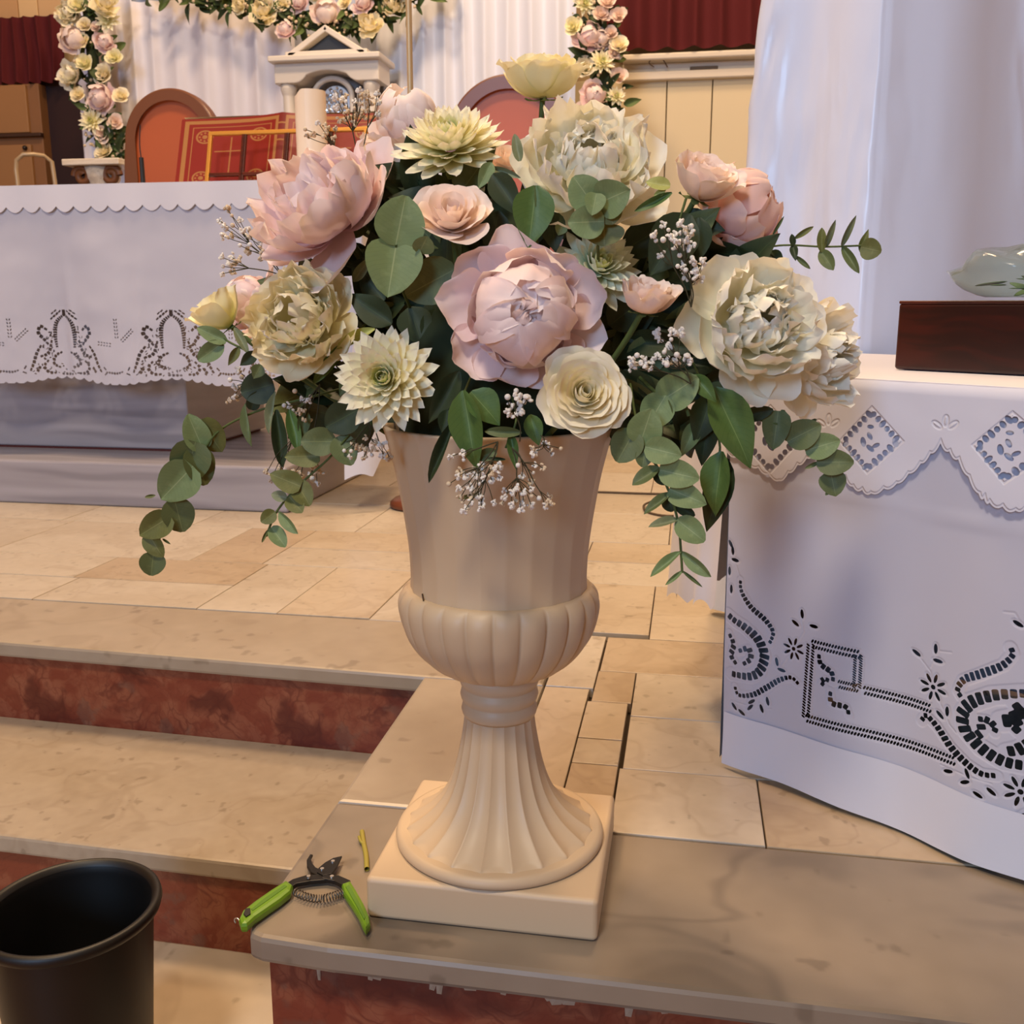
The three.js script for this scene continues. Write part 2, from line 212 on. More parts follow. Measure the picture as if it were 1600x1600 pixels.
// hanging cloth with folds between two world x, thickness by folding; fold function given
function curtainGeo(x0, x1, y0, y1, z, n, amp, seed, nu = 140, nv = 14, gather = 0.2) {
  return surf((u, v) => {
    const x = lerp(x0, x1, u), w = fbm(u * n * 0.35 + seed, v * 0.6, 999, seed, 2) * 1.5, a = amp * (0.55 + 0.45 * v) * (1 + 0.4 * fbm(u * n * 0.5, 3, 999, seed + 3, 2));
    return [x + 0.25 * amp * Math.sin(u * n * 6.283 + w * 3 + 1), lerp(y1, y0, v) + (v === 1 ? 0.004 * Math.sin(u * n * 6.283) : 0), z + a * Math.sin(u * n * 6.283 + w * 3) + amp * 0.3 * fbm(u * n * 2, v * 2, 999, seed + 8, 3)];
  }, nu, nv, (u, v) => [u * (x1 - x0), v * (y1 - y0)]);
}
{ // red curtains
  const a = P(0, 28, -6.3), b = P(101, 124, -6.3), c = P(972, 79, -6.3);
  solo('red_curtain', curtainGeo(-5.3, b.x, b.y - 0.01, a.y + 0.0, -6.3, 13, 0.03, 3), redCloth, 'deep red pleated curtain hanging at the left of the flower garland', 'curtain');
  solo('red_curtain', curtainGeo(c.x - 0.1, 1.6, c.y, 3.6, -6.3, 14, 0.03, 8, 160), redCloth, 'deep red velvet curtain behind the garland and white satin drape', 'curtain');
  // beige boarded dado below the right curtain: boards and moulded ledge
  const g = structGroup('trim_1'); const y1 = P(1000, 122, -6.35).y, x0 = c.x + 0.02;
  const cuts = [P(970, 200, -6.35).x - 0.5, P(1040, 200, -6.35).x, P(1111, 200, -6.35).x, P(1182, 200, -6.35).x, P(1253, 200, -6.35).x, P(1324, 200, -6.35).x, P(1400, 200, -6.35).x, P(1480, 200, -6.35).x];
  for (let i = 0; i + 1 < cuts.length; i++) part(g, 'panel', rbox(cuts[i + 1] - cuts[i] - 0.006, y1, 0.03, 0.004, (cuts[i] + cuts[i + 1]) / 2, y1 / 2, -6.39), std({ color: 0xd2c4a4, roughness: 0.7 }));
  const led = structGroup('trim_2'); const ya = P(1050, 82, -6.3).y, yb = P(1050, 93, -6.3).y, yc = P(1050, 108, -6.3).y, yd = P(1050, 122, -6.3).y;
  part(led, 'ledge', rbox(2.4, ya - yb, 0.16, 0.012, x0 + 1.18, (ya + yb) / 2, -6.37), M.trimWhite); part(led, 'fascia', rbox(2.4, yb - yc, 0.05, 0.004, x0 + 1.18, (yb + yc) / 2, -6.4), M.trimWhite); part(led, 'moulding', rbox(2.4, yc - yd, 0.09, 0.01, x0 + 1.18, (yc + yd) / 2, -6.38), M.trimWhite);
  const q = P(1022, 105, -6.32); solo('wall_cable', tube([q, P(1014, 98, -6.31), P(1020, 92, -6.31), P(1035, 93, -6.31), P(1043, 105, -6.32)], 0.0035, 20, 5), std({ color: 0x4a3524, roughness: 0.6 }), 'thin dark looped cable on the white ledge below the red curtain', 'cable');
  const r0 = P(1078, 106, -6.35), r1 = P(1122, 105, -6.35); solo('slot_plate', rbox(r1.x - r0.x, 0.02, 0.01, 0.003, (r0.x + r1.x) / 2, r0.y, -6.37), std({ color: 0x5d4a35, roughness: 0.6 }), 'narrow dark strip set into the white ledge on the wall', 'strip');
}
{ // left: wall panels above the curtain, boxy beige cabinet, dark recess, rail
  const g = structGroup('trim_3'); const yb = P(30, 26, -6.4).y;
  const xs = [P(-200, 10, -6.4).x, P(-60, 10, -6.4).x, P(27, 10, -6.4).x, P(58, 10, -6.4).x, P(140, 10, -6.4).x];
  xs.slice(0, -1).forEach((x, i) => part(g, 'panel', rbox(xs[i + 1] - x - 0.006, 1.6, 0.03, 0.004, (x + xs[i + 1]) / 2, yb + 0.79, -6.42), std({ color: [0xd9ad78, 0xc99d6c, 0xe2bd88, 0xd8b07e][i], roughness: 0.75 })));
  const door = structGroup('door_1'); const a = P(48, 122, -6.38), b = P(128, 300, -6.38);
  part(door, 'door_panel', box(b.x - a.x + 0.1, a.y, 0.04, (a.x + b.x) / 2, a.y / 2, -6.41), std({ color: 0x2a0d08, roughness: 0.6 }));
  const cab = thing('cabinet', 'plain beige cabinet beside the dark doorway, under the left red curtain', 'cabinet', [P(0, 290, -6.3).x - 0.35, 0, -6.34]);
  const r = P(50, 125, -6.25).x - cab.position.x, top = P(20, 127, -6.25).y, mid = P(20, 210, -6.25).y, beige = std({ color: 0x9a6f44, roughness: 0.6 }), side = std({ color: 0x8a5f3a, roughness: 0.6 });
  part(cab, 'body', rbox(r + 0.62, top - 0.01, 0.1, 0.006, (r - 0.62) / 2, top / 2, -0.02), side);
  part(cab, 'door', rbox(r + 0.5, top - mid - 0.03, 0.03, 0.006, (r - 0.62) / 2 - 0.02, (top + mid) / 2, 0.04), beige);
  part(cab, 'door', rbox(r + 0.5, mid - 0.08, 0.03, 0.006, (r - 0.62) / 2 - 0.02, mid / 2 - 0.02, 0.04), beige); part(cab, 'shelf_edge', rbox(r + 0.64, 0.022, 0.04, 0.004, (r - 0.62) / 2, mid, 0.05), std({ color: 0x3c2416, roughness: 0.5 }));
  const k = P(35, 230, -6.25); part(cab, 'knob', new THREE.SphereGeometry(0.016, 12, 8).translate(k.x - cab.position.x, k.y, 0.065), std({ color: 0x1c120c, roughness: 0.4 }));
  const rail = P(29, 300, -5.6); solo('hand_rail', tube([V(0, -rail.y, 0), V(0, 0.05, 0), V(0, 0.16, 0), V(0.02, 0.2, 0), V(0.06, 0.215, -0.01), V(0.12, 0.215, -0.05), V(0.16, 0.2, -0.1), V(0.17, 0.1, -0.11), V(0.17, -rail.y, -0.11)], 0.013, 60, 10), std({ color: 0xb7a07f, roughness: 0.35, metalness: 0.2 }), 'pale bent tubular handrail in front of the beige cabinet', 'handrail', rail.toArray());
}
// ---------------------------------------------------------------- white draped backdrop
const drapeMat = phys({ color: 0xe8e6f0, roughness: 0.55, sheen: 0.3, sheenColor: new THREE.Color(0xffffff) }), drapeSilk = phys({ color: 0xdde3f4, roughness: 0.38, sheen: 0.4, sheenColor: new THREE.Color(0xffffff) }), drapeGrey = phys({ color: 0xb0b6c8, roughness: 0.45 });
{
  const l0 = P(192, 12, -6.05), l1 = P(462, 12, -6.05), r0 = P(588, 10, -6.05), r1 = P(900, 10, -6.05), ll = P(122, 12, -6.15);
  solo('draped_backdrop', curtainGeo(l0.x, l1.x, 0.02, l0.y + 0.02, -6.02, 6.5, 0.026, 21, 260, 12), drapeMat, 'white pleated backdrop between left garland and tabernacle', 'drape');
  solo('draped_backdrop', curtainGeo(r0.x, r1.x, 0.02, 3.3, -6.02, 9, 0.024, 37, 280, 40), drapeSilk, 'bluish white crumpled satin backdrop right of the brass pole', 'drape');
  solo('draped_backdrop', curtainGeo(l1.x - 0.12, r0.x + 0.12, 0.02, 3.3, -6.12, 6, 0.018, 43, 160, 20), drapeGrey, 'silver grey backdrop cloth behind the marble tabernacle', 'drape');
  solo('draped_backdrop', curtainGeo(l0.x - 0.02, l1.x - 0.1, l0.y - 0.1, 3.3, -6.12, 7, 0.02, 51, 160, 8), std({ color: 0x8f9bb4, roughness: 0.6 }), 'blue grey cloth above the white pleated backdrop at the top edge', 'drape');
  solo('draped_backdrop', curtainGeo(ll.x, l0.x + 0.05, 0.02, 2.7, -6.08, 4.5, 0.022, 61, 80, 8), drapeMat, 'narrow white drape hanging behind the left flower garland', 'drape');
}
// ---------------------------------------------------------------- tabernacle: small marble temple
{
  const Z = -5.75, c = P(526, 300, Z), t = thing('tabernacle', 'white marble tabernacle with pediment, columns and glittering round door', 'tabernacle', [c.x, 0, Z]);
  const X = (px, py) => P(px, py, Z).x - c.x, Y = (px, py) => P(px, py, Z).y, cream = std({ color: 0xd9d3ca, roughness: 0.4 }), blue = std({ map: T_GREY, roughness: 0.4, color: 0xaeb6c6 });
  const w = 0.30, yEnt0 = Y(526, 132), yEnt1 = Y(526, 99), yPed = Y(516, 57), yPedB = Y(516, 96);
  part(t, 'pedestal', span(-0.36, 0.36, 0, 1.1, -0.2, 0.14, 0.01), cream);
  part(t, 'base', span(-0.31, 0.31, 1.1, 1.2, -0.18, 0.12, 0.01), cream);
  part(t, 'back_slab', span(-0.28, 0.28, 1.2, yEnt1, -0.18, -0.06, 0.006), blue);
  for (const s of [-1, 1]) {
    const col = part(t, 'column', lathe([[0, 0], [0.05, 0], [0.05, 0.03], [0.036, 0.045], [0.034, yEnt0 - 1.2 - 0.07], [0.038, yEnt0 - 1.2 - 0.06], [0.046, yEnt0 - 1.2 - 0.03], [0.046, yEnt0 - 1.2], [0, yEnt0 - 1.2]], 20).translate(s * 0.245, 1.2, 0.05), cream);
    part(t, 'inner_pilaster', span(s * 0.17 - 0.022, s * 0.17 + 0.022, 1.2, yEnt0 - 0.03, -0.06, 0.02, 0.004), cream);
  }
  // entablature with an arched underside
  { const h = yEnt1 - yEnt0, s = new THREE.Shape(); s.moveTo(-0.3, yEnt0); s.lineTo(-0.19, yEnt0); s.quadraticCurveTo(-0.15, yEnt0, -0.12, yEnt0 + h * 0.35); s.quadraticCurveTo(0, yEnt0 + h * 0.75, 0.12, yEnt0 + h * 0.35); s.quadraticCurveTo(0.15, yEnt0, 0.19, yEnt0); s.lineTo(0.3, yEnt0); s.lineTo(0.3, yEnt1); s.lineTo(-0.3, yEnt1); s.closePath();
    const e = part(t, 'entablature', new THREE.ExtrudeGeometry(s, { depth: 0.2, bevelEnabled: true, bevelSize: 0.006, bevelThickness: 0.006, bevelSegments: 2, curveSegments: 10 }).translate(0, 0, -0.1), cream);
    part(t, 'cornice', span(-0.325, 0.325, yEnt1 - 0.012, yEnt1 + 0.02, -0.15, 0.15, 0.008), cream); }
  { const y0 = yEnt1 + 0.02, hw = 0.215, y1 = yPed + 0.01, a = Math.atan2(y1 - y0, hw), L = Math.hypot(y1 - y0, hw);
    const b = new THREE.Shape(); b.moveTo(-hw * 0.92, y0 + 0.02); b.lineTo(hw * 0.92, y0 + 0.02); b.lineTo(0, y1 - 0.01); b.closePath(); part(t, 'pediment_panel', new THREE.ExtrudeGeometry(b, { depth: 0.1, bevelEnabled: false }).translate(0, 0, -0.06), std({ color: 0x3c4046, roughness: 0.5 }), 'dark grey triangular panel');
    part(t, 'pediment_base', rbox(hw * 2 + 0.05, 0.03, 0.2, 0.006, 0, y0 + 0.014, 0), cream);
    for (const s of [-1, 1]) part(t, 'raking_cornice', rbox(L + 0.02, 0.032, 0.2, 0.006, 0, 0, 0).rotateZ(-s * a).translate(s * hw / 2, (y0 + y1) / 2 + 0.01, 0), cream); }
  // arch moulding around the door
  const yc = Y(530, 158), arch = []; for (let i = 0; i <= 16; i++) { const a = Math.PI * i / 16; arch.push(V(0.115 * Math.cos(a), yc + 0.02 + 0.1 * Math.sin(a), 0.01)); } part(t, 'arch_moulding', tube([V(0.115, 1.2, 0.01), ...arch, V(-0.115, 1.2, 0.01)], 0.016, 60, 8), cream);
  const door = part(t, 'door', new THREE.CylinderGeometry(0.085, 0.085, 0.03, 32).rotateX(Math.PI / 2).translate(0.01, yc, -0.03), std({ color: 0xcfd2d8, metalness: 0.6, roughness: 0.3 }), 'round silver door');
  reseed(9); for (let i = 0; i < 34; i++) { const a = i * 2.4, r = 0.075 * Math.sqrt(i / 34); part(door, 'crystal', new THREE.OctahedronGeometry(rr(0.009, 0.015)).rotateX(rnd() * 3).rotateY(rnd() * 3).translate(0.01 + r * Math.cos(a), yc + r * Math.sin(a), -0.008), std({ color: 0xf4f6fb, metalness: 0.85, roughness: 0.08 })); }
}
// ---------------------------------------------------------------- tall brass pole on a round foot
{
  const b = PY(654, 792, 0), t = thing('brass_pole', 'tall brass pole on a round dark wooden foot behind the urn', 'pole', [b.x, 0, b.z]), brass = std({ color: 0xbfa985, metalness: 0.3, roughness: 0.4 });
  part(t, 'foot', lathe([[0, 0], [0.1, 0], [0.108, 0.008], [0.106, 0.022], [0.09, 0.036], [0.03, 0.05], [0.016, 0.07], [0, 0.07]], 40), std({ color: 0x6b3a26, roughness: 0.3 }));
  part(t, 'shaft', lathe([[0, 0.06], [0.014, 0.06], [0.0105, 0.12], [0.0105, 2.5], [0, 2.5]], 16), brass); for (const y of [0.5, 1.05]) part(t, 'collar', lathe([[0.0105, y - 0.02], [0.018, y - 0.012], [0.022, y], [0.018, y + 0.012], [0.0105, y + 0.02]], 18), brass);
}
// ---------------------------------------------------------------- round-backed chairs behind the altar
function roundChair(px, py, rad, Z, label) {
  const top = P(px, py, Z), t = thing('round_back_chair', label, 'chair', [top.x, 0, Z]), H = top.y, seat = 0.62;
  const frame = std({ color: 0x70452e, roughness: 0.35 }), hide = std({ color: 0xb25a34, roughness: 0.42 });
  // flat round-headed back: rim ring and upholstered panel
  const outer = new THREE.Shape(); const spread = rad * 1.2; outer.moveTo(-spread, seat); outer.quadraticCurveTo(-rad * 1.12, H - rad * 1.6, -rad, H - rad); outer.absarc(0, H - rad, rad, Math.PI, 0, true); outer.quadraticCurveTo(rad * 1.12, H - rad * 1.6, spread, seat); outer.closePath();
  const ri = rad * 0.8, hole = new THREE.Path(); hole.moveTo(-ri, seat + 0.03); hole.lineTo(-ri, H - rad); hole.absarc(0, H - rad, ri, Math.PI, 0, true); hole.lineTo(ri, seat + 0.03); hole.closePath(); outer.holes.push(hole);
  part(t, 'back_frame', new THREE.ExtrudeGeometry(outer, { depth: 0.05, bevelEnabled: true, bevelSize: 0.01, bevelThickness: 0.012, bevelSegments: 3, curveSegments: 24 }).translate(0, 0, -0.02), frame);
  const inn = new THREE.Shape(); inn.moveTo(-ri - 0.01, seat); inn.lineTo(-ri - 0.01, H - rad); inn.absarc(0, H - rad, ri + 0.01, Math.PI, 0, true); inn.lineTo(ri + 0.01, seat); inn.closePath();
  const b = part(t, 'back_cushion', boxUV(new THREE.ExtrudeGeometry(inn, { depth: 0.03, bevelEnabled: true, bevelSize: 0.006, bevelThickness: 0.015, bevelSegments: 3, curveSegments: 24 }).translate(0, 0, -0.03), 1.2), hide, 'rust red panel');
  part(b, 'rear_board', new THREE.ExtrudeGeometry(inn, { depth: 0.012, bevelEnabled: false, curveSegments: 24 }).translate(0, 0, -0.06), frame);
  part(t, 'seat', rbox(rad * 2.2, 0.1, 0.5, 0.03, 0, 0.43, 0.26), hide);
  for (const s of [-1, 1]) { part(t, 'leg', rbox(0.06, 0.64, 0.06, 0.01, s * rad * 1.12, 0.32, 0.0), frame); part(t, 'leg', rbox(0.06, 0.4, 0.06, 0.01, s * rad * 1.05, 0.2, 0.46), frame); const arm = part(t, 'armrest', rbox(0.07, 0.05, 0.44, 0.02, s * rad * 1.18, 0.66, 0.22), frame); part(arm, 'arm_post', rbox(0.05, 0.3, 0.05, 0.01, s * rad * 1.15, 0.5, 0.4), frame); }
}
roundChair(268, 143, 0.245, -4.95, 'round-backed wooden chair with rust red panel behind the open missal');
roundChair(795, 121, 0.29, -5.05, 'round-backed wooden chair with rust red panel behind the top cream rose');
// small white topped credence at the foot of the left garland
{
  const Z = -5.3, a = P(115, 252, Z), b = P(200, 278, Z), cx = (a.x + b.x) / 2, t = thing('credence_stand', 'small white marble shelf on scrolled brown brackets below left garland', 'stand', [cx, 0, Z]), w = b.x - a.x, top = a.y, wood = std({ color: 0x7a4a28, roughness: 0.5 });
  part(t, 'shelf', rbox(w + 0.02, a.y - P(115, 262, Z).y, 0.2, 0.006, 0, top - 0.018, 0), std({ map: T_CREAM, roughness: 0.35 }));
  for (const s of [-1, 1]) { const sp = []; for (let i = 0; i <= 26; i++) { const th = i * 0.34, r = 0.05 - i * 0.0014; sp.push(V(s * (w * 0.27) + s * r * Math.cos(th), top - 0.085 + r * Math.sin(th), 0.04)); } part(t, 'scroll_bracket', tube(sp, 0.02, 60, 8), wood); }
  part(t, 'column', lathe([[0, 0], [0.13, 0], [0.13, 0.05], [0.06, 0.1], [0.05, top - 0.16], [0.09, top - 0.1], [0.1, top - 0.036], [0, top - 0.036]], 24).translate(0, 0, -0.02), std({ map: T_CREAM, roughness: 0.5 }));
}
// ---------------------------------------------------------------- left altar
const linen = (extra = {}) => phys({ color: 0xc2c4d4, roughness: 0.8, sheen: 0.25, sheenColor: new THREE.Color(0xffffff), ...extra });  // white linen; the blue of the cool daylight is put into its colour
const clothBump = dataTex(256, (u, v) => { const a = Math.sin(u * 6.283 * 64) * 0.5 + Math.sin(v * 6.283 * 64) * 0.5 + fbm(u * 32, v * 32, 32, 4, 2); return [0.5 + a * 0.2, 0.5, 0.5]; }, false);
const ALT = { x1: -1.14, x0: -4.6, z1: -3.45, z0: -4.35, y: 1.172 };
{
  const t = thing('altar', 'stone altar of striped grey marble under a white lace cloth', 'altar', [-2.9, 0, -3.9]);
  const L = (g) => boxUV(g.translate(2.9, 0, 3.9), 0.55);
  part(t, 'lower_plinth', L(span(-4.75, -1.425, 0, 0.17, -4.43, -3.358, 0.012)), M.stripe);
  part(t, 'plinth_joint', L(span(-4.4, -1.97, 0.165, 0.182, -4.36, -3.655)), std({ color: 0x6e2a20, roughness: 0.6 }), 'thin dark red joint');
  part(t, 'pedestal', L(span(-4.4, -1.948, 0.18, 1.05, -4.37, -3.64, 0.008)), M.stripe);
  part(t, 'table_slab', L(span(ALT.x0, ALT.x1 - 0.012, 1.05, 1.166, ALT.z0, ALT.z1 - 0.014, 0.01)), M.stripe);
}
// cutwork lace: holes of an embroidered border, drawn in cloth metres
function holeOval(g, x, y, a, b, rot) { g.save(); g.translate(x, y); g.rotate(rot); g.beginPath(); g.ellipse(0, 0, a, b, 0, 0, 7); g.fill(); g.restore(); }
function ladder(g, pts, w, step, rot0 = 0) { // a row of bar-separated holes along a curve
  const c = new THREE.CatmullRomCurve3(pts.map((p) => V(p[0], p[1], 0)), false, 'centripetal'), n = Math.max(2, Math.round(c.getLength() / step));
  for (let i = 0; i < n; i++) { const p = c.getPointAt((i + 0.5) / n), d = c.getTangentAt((i + 0.5) / n), e = Math.sin(Math.PI * clamp((i + 0.9) / (n + 0.8), 0.1, 0.9)); const hw = step * 0.39, hh = w * 0.5 * (0.45 + 0.6 * e); g.save(); g.translate(p.x, p.y); g.rotate(Math.atan2(d.y, d.x) + 0.12); g.beginPath(); g.roundRect(-hw, -hh, hw * 2, hh * 2, Math.min(hw, hh) * 0.55); g.fill(); g.restore(); }
}
{
  // front drop: u along x (m from the right end), v down (m)
  const W0 = 2.6, H0 = 0.72, PX = 780, tx = canvasTex(Math.round(W0 * PX), Math.round(H0 * PX), (g, w, h) => {
    g.fillStyle = '#fff'; g.fillRect(0, 0, w, h); g.fillStyle = '#000'; g.scale(PX, PX);
    // motif spacing about 0.44 m; scalloped hem
    const hem = 0.705, mot = (x) => {
      for (const s of [-1, 1]) {
        ladder(g, [[x, hem - 0.245], [x + s * 0.035, hem - 0.215], [x + s * 0.045, hem - 0.17], [x + s * 0.042, hem - 0.12]], 0.017, 0.009);
        ladder(g, [[x + s * 0.012, hem - 0.26], [x + s * 0.06, hem - 0.225]], 0.008, 0.016); ladder(g, [[x + s * 0.03, hem - 0.262], [x + s * 0.055, hem - 0.245]], 0.006, 0.016);
        ladder(g, [[x + s * 0.075, hem - 0.185], [x + s * 0.1, hem - 0.2], [x + s * 0.11, hem - 0.175], [x + s * 0.095, hem - 0.155], [x + s * 0.075, hem - 0.13]], 0.014, 0.017);
        ladder(g, [[x + s * 0.06, hem - 0.15], [x + s * 0.08, hem - 0.1], [x + s * 0.115, hem - 0.085]], 0.013, 0.016); ladder(g, [[x + s * 0.105, hem - 0.13], [x + s * 0.125, hem - 0.1], [x + s * 0.14, hem - 0.06], [x + s * 0.155, hem - 0.03]], 0.012, 0.017);
        ladder(g, [[x + s * 0.02, hem - 0.105], [x + s * 0.05, hem - 0.09], [x + s * 0.06, hem - 0.06], [x + s * 0.03, hem - 0.045]], 0.012, 0.015); ladder(g, [[x + s * 0.08, hem - 0.075], [x + s * 0.1, hem - 0.05], [x + s * 0.085, hem - 0.028], [x + s * 0.05, hem - 0.025]], 0.012, 0.015);
        ladder(g, [[x + s * 0.115, hem - 0.05], [x + s * 0.13, hem - 0.028]], 0.012, 0.015); ladder(g, [[x + s * 0.165, hem - 0.055], [x + s * 0.18, hem - 0.03], [x + s * 0.165, hem - 0.02]], 0.006, 0.02);
      }
      reseed(900 + Math.round(x * 100)); for (let i = 0; i < 150; i++) { const dy = rr(0.02, 0.2), hw = lerp(0.165, 0.06, dy / 0.2), dx = rr(-hw, hw); if ((dx / 0.05) ** 2 + ((dy - 0.14) / 0.09) ** 2 < 1) continue; holeOval(g, x + dx, hem - dy, rr(0.003, 0.0065), rr(0.0015, 0.003), rr(0, 3.1)); }
      g.fillRect(x - 0.007, hem - 0.262, 0.014, 0.02); ladder(g, [[x - 0.03, hem - 0.022], [x + 0.03, hem - 0.022]], 0.01, 0.014);
      ladder(g, [[x + 0.195, hem - 0.035], [x + 0.22, hem - 0.028], [x + 0.27, hem - 0.032]], 0.009, 0.011);
      // wheat-ear sprig between the motifs
      const sx = x + 0.215; for (const [a, n, l] of [[-1.55, 7, 0.09], [-2.4, 7, 0.075], [-0.1, 6, 0.075]]) for (let i = 1; i < n; i++) for (const s of [-1, 1]) { const d = 0.018 + l * i / n; holeOval(g, sx + Math.cos(a) * d - Math.sin(a) * s * 0.005, hem - 0.13 + Math.sin(a) * d + Math.cos(a) * s * 0.005, 0.0045, 0.0022, a + s * 0.4); }
    };
    for (let k = 0; k < 7; k++) mot(0.30 + k * 0.445);
    // scalloped lower edge
    g.beginPath(); g.moveTo(0, H0 + 0.1); g.lineTo(0, hem); const sc = 0.04; for (let x = 0; x < W0; x += sc) { const d = 0.012 * Math.cos((x - 0.30) / 0.445 * 6.283); g.quadraticCurveTo(x + sc / 2, hem + 0.016 - d, x + sc, hem - 0.002 - 0.012 * Math.cos((x + sc - 0.30) / 0.445 * 6.283)); } g.lineTo(W0, H0 + 0.1); g.closePath(); g.fill();
  }, false);
  const t = thing('altar_cloth', 'white linen altar cloth with a cutwork lace border, draped over the altar', 'tablecloth', [-2.9, ALT.y, -3.9]);
  const at = (x, y, z) => [x + 2.9, y - ALT.y, z + 3.9], mat = linen({ alphaMap: tx, alphaTest: 0.5 }), flat = linen();
  part(t, 'front_drop', surf((u, v) => { const x = ALT.x1 - u * W0, d = v * H0, k = sstep(0.05, 0.6, d); return at(x, ALT.y - d, ALT.z1 + 0.004 + k * (0.012 * Math.sin(x * 9.2 + 1.3) + 0.01 * Math.sin(x * 14.1 + 0.4) + 0.006 * fbm(x * 14, d * 6, 999, 3, 3)) + 0.004 * fbm(x * 6, d * 9, 999, 8, 3) + 0.01 * Math.exp(-(((x + 1.98 + d * 0.06) / 0.022) ** 2)) * k + 0.009 * Math.exp(-(((x + 2.3) / 0.018) ** 2)) * k); }, 240, 40, (u, v) => [u, 1 - v]), mat);
  part(t, 'front_drop', surf((u, v) => at(lerp(ALT.x1 - W0 + 0.03, ALT.x0, u), ALT.y - v * 0.7, ALT.z1 + 0.004), 20, 6), flat);
  part(t, 'top_sheet', surf((u, v) => { const a = v * 8; return at(lerp(ALT.x1, ALT.x0, u), ALT.y + (v < 0.06 ? -0.006 * (1 - v / 0.06) ** 2 : 0), lerp(ALT.z1 + 0.004, ALT.z0, v)); }, 40, 40), flat);
  // end drop, nearly to the floor, with a scalloped hem
  part(t, 'end_drop', surf((u, v) => { const bx = (1 - u) ** 2 * -1.215 + 2 * u * (1 - u) * -0.96 + u * u * -1.12, bz = (1 - u) ** 2 * -3.385 + 2 * u * (1 - u) * -3.46 + u * u * -3.95, y0 = 0.125 + 0.02 * Math.abs(Math.sin(u * 15)) + 0.16 * sstep(0.15, 0.6, u), f = sstep(0.05, 1, v) * 0.9 + 0.1 * v; return at(lerp(ALT.x1 + 0.004, bx + 0.008 * Math.sin(u * 13), f), lerp(ALT.y, y0, v), lerp(lerp(ALT.z1 + 0.004, -3.95, u), bz, f)); }, 90, 36), linen({ color: 0xdcdeea }));  // lighter copy of the cloth colour, its bright lighting painted in
  // narrow over-cloth with a small scalloped edge
  const sct = canvasTex(2048, 128, (g, w, h) => { g.fillStyle = '#000'; g.fillRect(0, 0, w, h); g.fillStyle = '#fff'; g.beginPath(); g.moveTo(0, 0); g.lineTo(0, h * 0.72); const s = w / 38; for (let i = 0; i < 38; i++) g.quadraticCurveTo((i + 0.5) * s, h * 1.12, (i + 1) * s, h * 0.72); g.lineTo(w, 0); g.fill(); }, false);
  const o = thing('altar_cloth', 'narrow white over-cloth with small scalloped edge along the altar top', 'tablecloth', [-2.9, ALT.y, -3.9]);
  part(o, 'front_edge', surf((u, v) => at(ALT.x1 - u * W0, ALT.y + 0.004 - v * 0.105, ALT.z1 + 0.012 + 0.003 * Math.sin(u * 60) * v), 120, 6, (u, v) => [u, 1 - v]), linen({ alphaMap: sct, alphaTest: 0.5, color: 0xd8dae8 }));
  part(o, 'top_sheet', surf((u, v) => at(lerp(ALT.x1 + 0.002, ALT.x0, u), ALT.y + 0.004, lerp(ALT.z1 + 0.012, ALT.z0 + 0.05, v)), 20, 8), linen({ color: 0xd8dae8 }));
}
// things on the altar
const AY = ALT.y + 0.005;
{ // candle
  const Z = -3.85, b = P(489, 262, Z), h = P(489, 143, Z).y - AY, r = pxSize(24, P(489, 200, Z)), t = thing('altar_candle', 'thick white pillar candle with a slumped rim on the altar', 'candle', [b.x, AY, Z]);
  const g = new THREE.CylinderGeometry(r, r, h, 40, 12).translate(0, h / 2, 0), p = g.attributes.position; for (let i = 0; i < p.count; i++) if (p.getY(i) > h - 0.03) { const a = Math.atan2(p.getZ(i), p.getX(i)); p.setY(i, p.getY(i) - 0.02 * sstep(0.2, 0.75, Math.cos(a - Math.PI)) ); } g.computeVertexNormals();
  part(t, 'wax', g, phys({ color: 0xf2e4d2, roughness: 0.45, transmission: 0.15 })); part(t, 'wick', tube([V(0, h - 0.002, 0), V(0.002, h + 0.006, 0), V(0.004, h + 0.012, 0.002)], 0.0012, 8, 5), std({ color: 0x2a211b }));
  part(t, 'dish', lathe([[0, 0], [r * 1.35, 0], [r * 1.4, 0.008], [r * 1.3, 0.01], [r, 0.004], [0, 0.004]], 36), std({ color: 0xb79a62, metalness: 0.7, roughness: 0.3 }));
}
